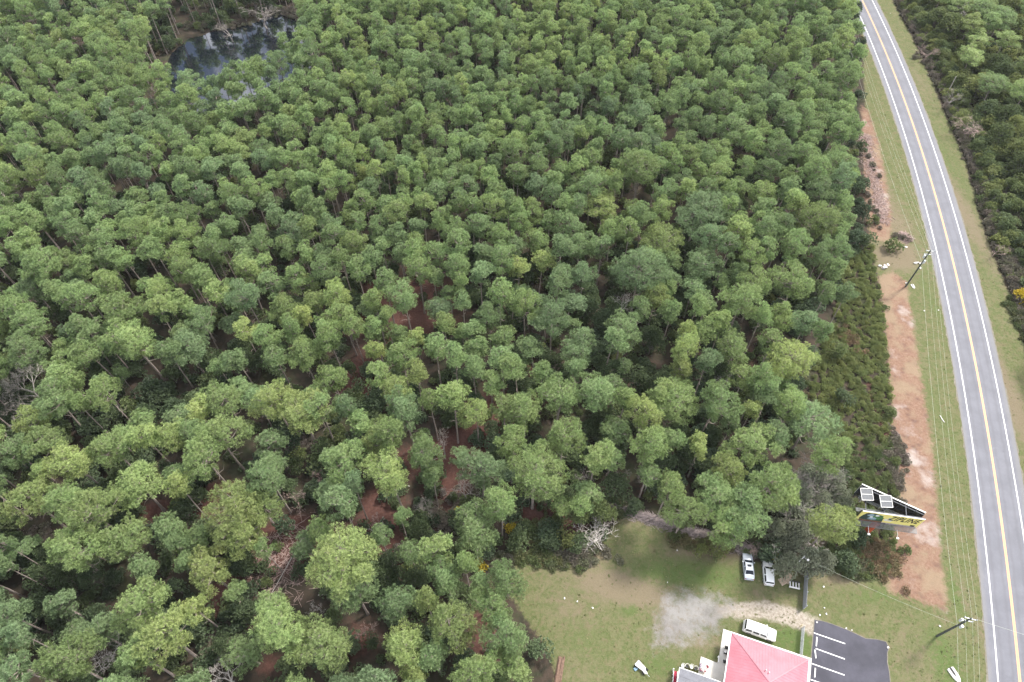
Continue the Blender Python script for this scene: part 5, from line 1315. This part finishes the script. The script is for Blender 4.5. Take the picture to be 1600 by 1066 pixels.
def wire(name, a, b_, sag, rad, lab=None, cat='wire', group=None, n=24):
    pts = [a.lerp(b_, i / n) - Vector((0, 0, sag * 4 * (i / n) * (1 - i / n))) for i in range(n + 1)]
    o = MB().tube(pts, rad, 4).build(name, M['wire'])
    if lab: tag(o, lab, cat, group)
    return o
WN = ['road-side', 'middle', 'field-side', 'lowest']
for k in range(4):
    m_ = MB(); idx = [2, 1, 0, 3][k]
    for i in range(3):
        a, b_ = ATT[i][idx], ATT[i + 1][idx]; L = (b_ - a).length; sag = 1.0 if L < 100 else 2.2
        m_.tube([a.lerp(b_, j / 24) - Vector((0, 0, sag * 4 * (j / 24) * (1 - j / 24))) for j in range(25)], .011 if k < 3 else .016, 4)
    tag(m_.build('overhead_wire', M['wire']), '%s power wire strung along the roadside poles above the verge' % WN[k], 'wire', 'wires of the roadside line')
p1 = ATT[1][0]
wire('service_wire', ATT[1][2], Vector((road_x(24) + 14, 22, 8.5)), .4, .016, 'thin service wire crossing from the lower pole over the road')

# floodlight pole behind the pallets
def flood():
    w = at(1256, 870.5, 6.8); t = thing('floodlight_pole', 'slim pole with a white floodlight rising from the grey bushes by the pallets', 'floodlight', (w.x, w.y, 0))
    MB().tube([(0, 0, 0), (0, 0, 6.9)], [.12, .09], 8).build('pole', M['steel'], t)
    MB().beam((-.95, -.75, 6.7), (.25, .2, 6.8), .07).build('arm', M['trimwhite'], t)
    a = MB(); a.beam((0, 0, 6.8), (.55, -.45, 6.75), .05); a = a.build('arm', M['steel'], t)
    MB().box((.6, -.5, 6.75), (.34, .28, .16), rz=.6).build('lamp_head', M['whitewood'], a)
    wire('service_wire', Vector((w.x, w.y, 6.7)), ATT[1][3], .7, .014, 'thin service wire from the floodlight pole to the roadside pole')
flood()
# leaning grey posts across the road
for (px, py, h, lab) in ((1477, 150, 6.4, 'leaning grey post rising from the brush across the road'), (1556, 167, 5.6, 'grey post between the trees at the upper right edge')):
    w = at(px, py, 0); o = MB().tube([(0, 0, -.2), (.05, 0, h * .5), (.0, .1, h)], [.14, .12, .09], 7).build('wooden_post', M['palebark'], loc=(w.x, w.y, 0)); tag(o, lab, 'post', 'old grey posts across the road')

# ---------------- fences
def board_fence():
    a = at(1254, 952, 0); b_ = a + (at(1256, 915, 0) - a).normalized() * 7.2
    t = thing('board_fence', 'tall grey board fence running up into the grey bushes', 'fence', (a.x, a.y, 0), math.atan2(b_.y - a.y, b_.x - a.x)); L = (b_ - a).length
    m_ = MB(); k = int(L / .145)
    for i in range(k): m_.box((i * .145 + .07, 0, 1.02 + .01 * (i % 3)), (.138, .022, 2.0))
    m_.build('boards', M['fence'], t)
    for z in (.4, 1.7): MB().box((L / 2, -.035, z), (L, .045, .09)).build('rail', M['fence'], t)
    for i in range(4): MB().box((.05 + i * (L - .1) / 3, -.10, 1.0), (.09, .09, 2.1)).build('post', M['fence'], t)
board_fence()
def chain_fence():
    a = at(1252.5, 982, 0); b_ = a + (at(1249, 1026, 0) - a).normalized() * 4.6
    t = thing('chain_link_fence', 'chain-link fence between the white utility vehicle and the parking lot', 'fence', (a.x, a.y, 0), math.atan2(b_.y - a.y, b_.x - a.x)); L = (b_ - a).length; h = 1.5
    m_ = MB(); st = .14
    for i in range(int((L + h) / st)):
        s = i * st - h
        x0, x1 = max(0, s), min(L, s + h); m_.beam((x0, 0, x0 - s), (x1, 0, x1 - s), .016)
        m_.beam((x0, .012, h - (x0 - s)), (x1, .012, h - (x1 - s)), .016)
    m_.build('mesh', M['steel'], t)
    MB().tube([(0, 0, h + .02), (L, 0, h + .02)], .03, 6).build('top_rail', M['steel'], t)
    for i in range(3): MB().tube([(i * L / 2, 0, 0), (i * L / 2, 0, h + .08)], .035, 8).build('post', M['steel'], t)
    w = at(1251.5, 978, .4); m_ = MB(); m_.tube([(0, 0, 0), (0, 0, 1.0)], .06, 8); M['yel'] = simple('yellow_post', (.62, .50, .20), .6)
    tag(m_.build('bollard', M['yel'], loc=(w.x, w.y, 0)), 'yellowish post on the track above the chain-link fence', 'post')
chain_fence()

# ---------------- pallets, bench, cart, timber
def pallet(px, py, ang, lab, z=0.0, tilt=0.0, w=1.2, l=1.0):
    q = at(px, py, z); t = thing('wooden_pallet', lab, 'pallet', (q.x, q.y, z), ang, 'pallets on the grass'); t.rotation_euler = (tilt, 0, ang)
    m_ = MB()
    for i in range(7): m_.box((0, -l / 2 + (i + .5) * l / 7, .125), (w, l / 7 * .72, .02))
    m_.build('deck', M['wood'], t)
    for x in (-w / 2 + .05, 0, w / 2 - .05): MB().box((x, 0, .06), (.09, l, .11)).build('runner', M['wood'], t)
pallet(1222, 909, .45 + PI / 2, 'wooden pallet lying nearest the white hatchback'); pallet(1229.5, 905.5, .9, 'wooden pallet in the middle of the heap', .0, 0, 1.3, 1.1)
pallet(1231, 901, .75, 'wooden pallet propped at the top of the heap', .14, .25, 1.3, 1.0)
def board():
    a = at(1227, 896, .4); o = MB().box((0, 0, 0), (.32, 1.9, .05)).build('loose_plank', M['wood'], loc=(a.x, a.y, .35)); o.rotation_euler = (.1, .05, -.15); tag(o, 'loose pale plank standing up above the pallets', 'plank')
board()
def bench():
    a = at(1233.5, 916.5, .45); b_ = at(1249.5, 920, .45); L = (b_ - a).length
    t = thing('white_bench', 'white slatted garden bench between the pallets and the grey fence', 'bench', (a.x, a.y, 0), math.atan2(b_.y - a.y, b_.x - a.x))
    MB().box((L / 2, -.02, .44), (L + .1, .26, .07)).build('seat', M['whitewood'], t)
    MB().box((L / 2, .18, .40), (L, .14, .05)).build('seat', M['black'], t)
    m_ = MB()
    for i in range(4): m_.box((.12 + i * (L - .24) / 3, .55, .50), (.17, .85, .06))
    m_.build('armrest', M['whitewood'], t); MB().box((L / 2, .95, .75), (L, .06, .5)).build('backrest', M['black'], t)
    for i in range(4): MB().box((.1 + (i % 2) * (L - .2), .0 + (i // 2) * .85, .22), (.08, .08, .44)).build('leg', M['whitewood'], t)
bench()
def cart():
    a = at(995.5, 1034.5, .6); b_ = at(1012.5, 1049, .6); L = (b_ - a).length
    t = thing('white_cart', 'white flatbed cart with black wheels on the lawn, bottom centre', 'cart', (a.x, a.y, 0), math.atan2(b_.y - a.y, b_.x - a.x))
    m_ = MB(); m_.prism([(-.1, -.52), (.1, -.60), (L * .62, -.50), (L * .95, -.62), (L * 1.08, -.30), (L * .80, -.08), (L * .72, .22), (0, .42)], .48, .60)
    bevel(m_.build('bed', M['whitewood'], t), .03, 2)
    for x, y in ((.25, .45), (.3, -.65), (L * .86, .22), (L * .80, -.68)):
        wv = MB().tube([(x, y - .09, .22), (x, y + .09, .22)], .24, 14).build('wheel', M['tyre'], t); MB().tube([(x, y - .10, .22), (x, y + .10, .22)], .10, 10).build('rim', M['rim'], wv)
    MB().beam((L * .95, -.4, .5), (L * 1.3, -.45, .35), .05).build('handle', M['steel'], t)
    w = at(993.5, 1045, .1); m_ = MB(); m_.box((0, 0, .12), (.75, .55, .22), taper=.9); o = m_.build('blue_tarp', M['blue'], loc=(w.x, w.y, 0), rz=.6); bevel(o, .05, 2); tag(o, 'folded blue tarp beside the white cart', 'tarp')
cart()
def timber():
    a = at(878, 1024, .3); b_ = at(869, 1078, .3); L = (b_ - a).length; t = thing('timber_pile', 'long pile of brown boards at the left lawn edge near the bottom', 'timber pile', (a.x, a.y, 0), math.atan2(b_.y - a.y, b_.x - a.x)); r = random.Random(4)
    for k in range(9):
        m_ = MB().box((L / 2 + r.uniform(-.25, .25), -.42 + (k % 4) * .27 + (k // 4) * .1, .10 + (k // 4) * .13), (L * r.uniform(.85, 1), .23, .11), rz=r.uniform(-.02, .02)); m_.build('board', M['brownwood'], t)
timber()

# ---------------- concrete culvert ends, rubble, scraps
def culvert(px, py, ang, s, lab):
    w = at(px, py, .15); t = thing('culvert_end', lab, 'culvert end', (w.x, w.y, 0), ang, 'culvert ends in the roadside ditch'); t.scale = (s, s, s)
    out = []; inn = []
    for i in range(13):
        a_ = PI * (i / 12); out.append((math.cos(a_) * .55, -.1 - math.sin(a_) * 1.25)); 
    for i in range(13):
        a_ = PI * (1 - i / 12); inn.append((math.cos(a_) * .20, .35 - math.sin(a_) * .85))
    poly = out + [(-.55, .75), (-.20, .85)] + inn[::1] + [(.20, .85), (.55, .75)]
    m_ = MB(); k = len(poly)
    vs = [(x, y, .0) for x, y in poly] + [(x, y, .22) for x, y in poly]
    bm = bmesh.new(); vb = [bm.verts.new(v) for v in vs[k:]]; bt = [bm.verts.new(v) for v in vs[:k]]
    bm.faces.new(vb); bm.faces.new(bt[::-1])
    for i in range(k): bm.faces.new((vb[i], bt[i], bt[(i + 1) % k], vb[(i + 1) % k]))
    bmesh.ops.triangulate(bm, faces=[f for f in bm.faces if len(f.verts) > 4]); bmesh.ops.recalc_face_normals(bm, faces=bm.faces)
    me = bpy.data.meshes.new('collar'); bm.to_mesh(me); bm.free(); me.materials.append(M['stone']); obj('collar', me, t)
    MB().box((0, .2, .05), (.36, 1.3, .06)).build('pipe_mouth', M['black'], t)
culvert(1490, 1052, .35, 1.05, 'white concrete culvert end in the ditch near the bottom edge'); culvert(1426.5, 446.5, .1, .62, 'white culvert end just right of the upper pole foot')
def slabs(name, label, px, py, rx_, ry_, n, s, mats, cat='rubble', seed=2, hgt=.5):
    w = at(px, py, .1); k = mpp(px, py); r = random.Random(seed); t = thing(name, label, cat, (w.x, w.y, 0))
    for i in range(n):
        m_ = MB(); q = []; kk = r.choice((4, 5, 6)); a0 = r.uniform(0, 6)
        for j in range(kk): a_ = a0 + 2 * PI * j / kk; d_ = s * r.uniform(.6, 1.15); q.append((math.cos(a_) * d_, math.sin(a_) * d_ * .75))
        m_.prism(q, -.05, .06); o = m_.build('slab', M[r.choice(mats)], t); o.location = (r.uniform(-1, 1) * rx_ * k, r.uniform(-1, 1) * ry_ * k, r.uniform(.08, hgt)); o.rotation_euler = (r.uniform(-.5, .5), r.uniform(-.5, .5), r.uniform(0, 6))
    return t
slabs('rubble_heap', 'heap of white and pinkish broken slabs at the top of the clay strip', 1380.5, 416.5, 8, 4.5, 16, .42, ['stone', 'pinkslab', 'stone'])
slabs('rubble_heap', 'pair of white broken slabs above the roadside pole', 1415, 386.5, 4, .8, 3, .4, ['stone'], seed=5, hgt=.15)
slabs('rubble_heap', 'white slabs lying left of the upper pole', 1432.5, 411, 4, 2.0, 6, .38, ['stone'], seed=7, hgt=.3)
slabs('rubble_heap', 'white slabs lying right of the upper pole', 1437.5, 418.5, 2, 1.6, 3, .33, ['stone'], seed=8, hgt=.2)
slabs('rubble_heap', 'single white slab at the foot of the upper pole', 1416.5, 443.5, .8, 1, 2, .34, ['stone'], seed=9, hgt=.2)
SC = [(882,935,'white scrap on the left half of the lawn, upper of a pair'),(902,940,'white scrap on the left half of the lawn, right of a pair'),(926,950,'pale scrap left of the bare dirt on the lawn'),(1058,860,'white scrap on the brown grass below the brush pile'),
      (1043,910,'tiny white scrap in the greenest band of the lawn'),(1139,852,'white stick at the lower end of the brush pile'),(1287,917,'white scrap right of the grey fence, uppermost'),(1288,950,'white scrap above the track end'),(1281,961,'white scrap beside the parking lot corner'),
      (1291,959.5,'yellowish scrap right beside the parking lot corner'),(1468.5,978.5,'white scrap left of the lower utility pole'),(1444,486,'white scrap on the verge below the upper pole'),(1466,485,'pale scrap on the verge nearest the road'),(1472,655,'thin white scrap in the middle of the verge'),
      (925,783,'blue-grey metal sheet in the brush above the lawn'),(1481,96,'white scrap in the brush across the road near the post'),(1484,175,'yellowish scrap in the brush across the road'),(1391,21,'small white scrap at the top of the far verge'),(1322,982,'white kerb scrap on the upper edge of the parking lot'),
      (1331,985,'small white kerb scrap on the parking lot edge'),(1387.5,1012,'white scrap at the right corner of the parking lot'),(1276,972.5,'white scrap on the tip of the asphalt')]
for i, (px, py, lab) in enumerate(SC):
    w = at(px, py, .03); r = random.Random(i); s = .14 if 'tiny' in lab or 'small' in lab else .21; m_ = MB(); q = [(math.cos(a_ * 1.05) * s * r.uniform(.5, 1.1), math.sin(a_ * 1.05) * s * r.uniform(.4, 1)) for a_ in range(6)]
    if 'stick' in lab or 'thin' in lab: q = [(-.8, -.05), (.8, -.08), (.85, .04), (0, .09), (-.8, .05)]
    if 'sheet' in lab: q = [(-.9, -.2), (.8, -.3), (.9, .25), (-.8, .3)]
    m_.prism(q, .012, .10); o = m_.build('metal_sheet' if 'sheet' in lab else 'scrap', M['fence'] if 'sheet' in lab else M['stone'], loc=(w.x, w.y, 0.01), rz=-.3 if ('stick' in lab or 'sheet' in lab) else r.uniform(0, 6)); tag(o, lab, 'scrap')

# ---------------- brush piles
def brush(name, label, line, width, n, seed, mat='stick', h=.8, ln=1.6, along=.6):
    r = random.Random(seed); m_ = MB(); P = [at(*p, 0) for p in line]; seg = [(P[i + 1] - P[i]).length for i in range(len(P) - 1)]; tot = sum(seg)
    for _ in range(n):
        u = r.uniform(0, tot); i = 0
        while i < len(seg) - 1 and u > seg[i]: u -= seg[i]; i += 1
        d = (P[i + 1] - P[i]).normalized(); s = Vector((-d.y, d.x, 0)); k = r.gauss(0, .33); c = P[i] + d * u + s * (k * width); z = max(.03, h * math.exp(-k * k * 5) * r.random())
        a_ = r.gauss(0, along); q = (d * math.cos(a_) + s * math.sin(a_)) * ln * r.uniform(.3, 1) * .5; q.z = r.uniform(-.15, .15)
        c.z = z; q1 = c - q; q1.z = max(.02, q1.z); m_.beam(q1, c + q, r.uniform(.02, .07))
    return tag(m_.build(name, M[mat]), label, 'brush pile')
brush('brush_pile', 'long row of cut purplish-grey branches along the upper lawn edge', [(950, 792), (985, 800), (1020, 812), (1055, 824), (1090, 835), (1125, 843), (1150, 853), (1180, 864)], 1.7, 2600, 1, h=1.0)
brush('brush_pile', 'pinkish pile of cut brush at the top end of the clay strip', [(1405, 366), (1415, 372), (1422, 377)], 2.2, 420, 2, 'twigred', along=1.5)
brush('brush_pile', 'brown brush strewn down the upper clay strip', [(1352, 210), (1360, 260), (1372, 310), (1380, 350)], 3.2, 1500, 3, 'twigred', h=.4, along=1.5)
brush('brush_pile', 'thin scatter of brown sticks on the reddish litter clearing', [(430, 830), (460, 880), (420, 930)], 9, 500, 4, 'twigred', h=.15, ln=2.2, along=1.5)['kind'] = 'stuff'
for i, (a, b_, rad, lab) in enumerate([((482, 822), (420, 935), .11, 'long fallen trunk slanting across the reddish litter clearing'), ((716, 805), (676, 838), .07, 'fallen pale stem between the lower middle pines'), ((640, 760), (568, 740), .10, 'fallen brown log in the gap below the middle pines'), ((497, 930), (520, 930), .08, 'pale fallen branch below the reddish clearing'), ((563, 590), (565, 612), .07, 'pale fallen stem in the red-brown gap')]):
    A, B_ = at(*a, .15), at(*b_, .15); tag(MB().tube([A, A.lerp(B_, .5) + Vector((.15, .1, .05)), B_], [rad, rad * .8, rad * .4], 6).build('fallen_trunk', M['palebark']), lab, 'fallen trunk')
print('verts', sum(len(m.vertices) for m in bpy.data.meshes))


# ---------------- air
def haze():
    m = bpy.data.materials.new('haze'); m.use_nodes = True; n = m.node_tree; n.nodes.clear(); o = n.nodes.new('ShaderNodeOutputMaterial')
    v = n.nodes.new('ShaderNodeVolumePrincipled'); v.inputs['Color'].default_value = (.86, .90, .96, 1); v.inputs['Density'].default_value = .00007; v.inputs['Anisotropy'].default_value = .2
    n.links.new(v.outputs[0], o.inputs['Volume'])
    MB().box((0, 100, 62), (7000, 7000, 126)).build('haze', m)['kind'] = 'stuff'
haze()
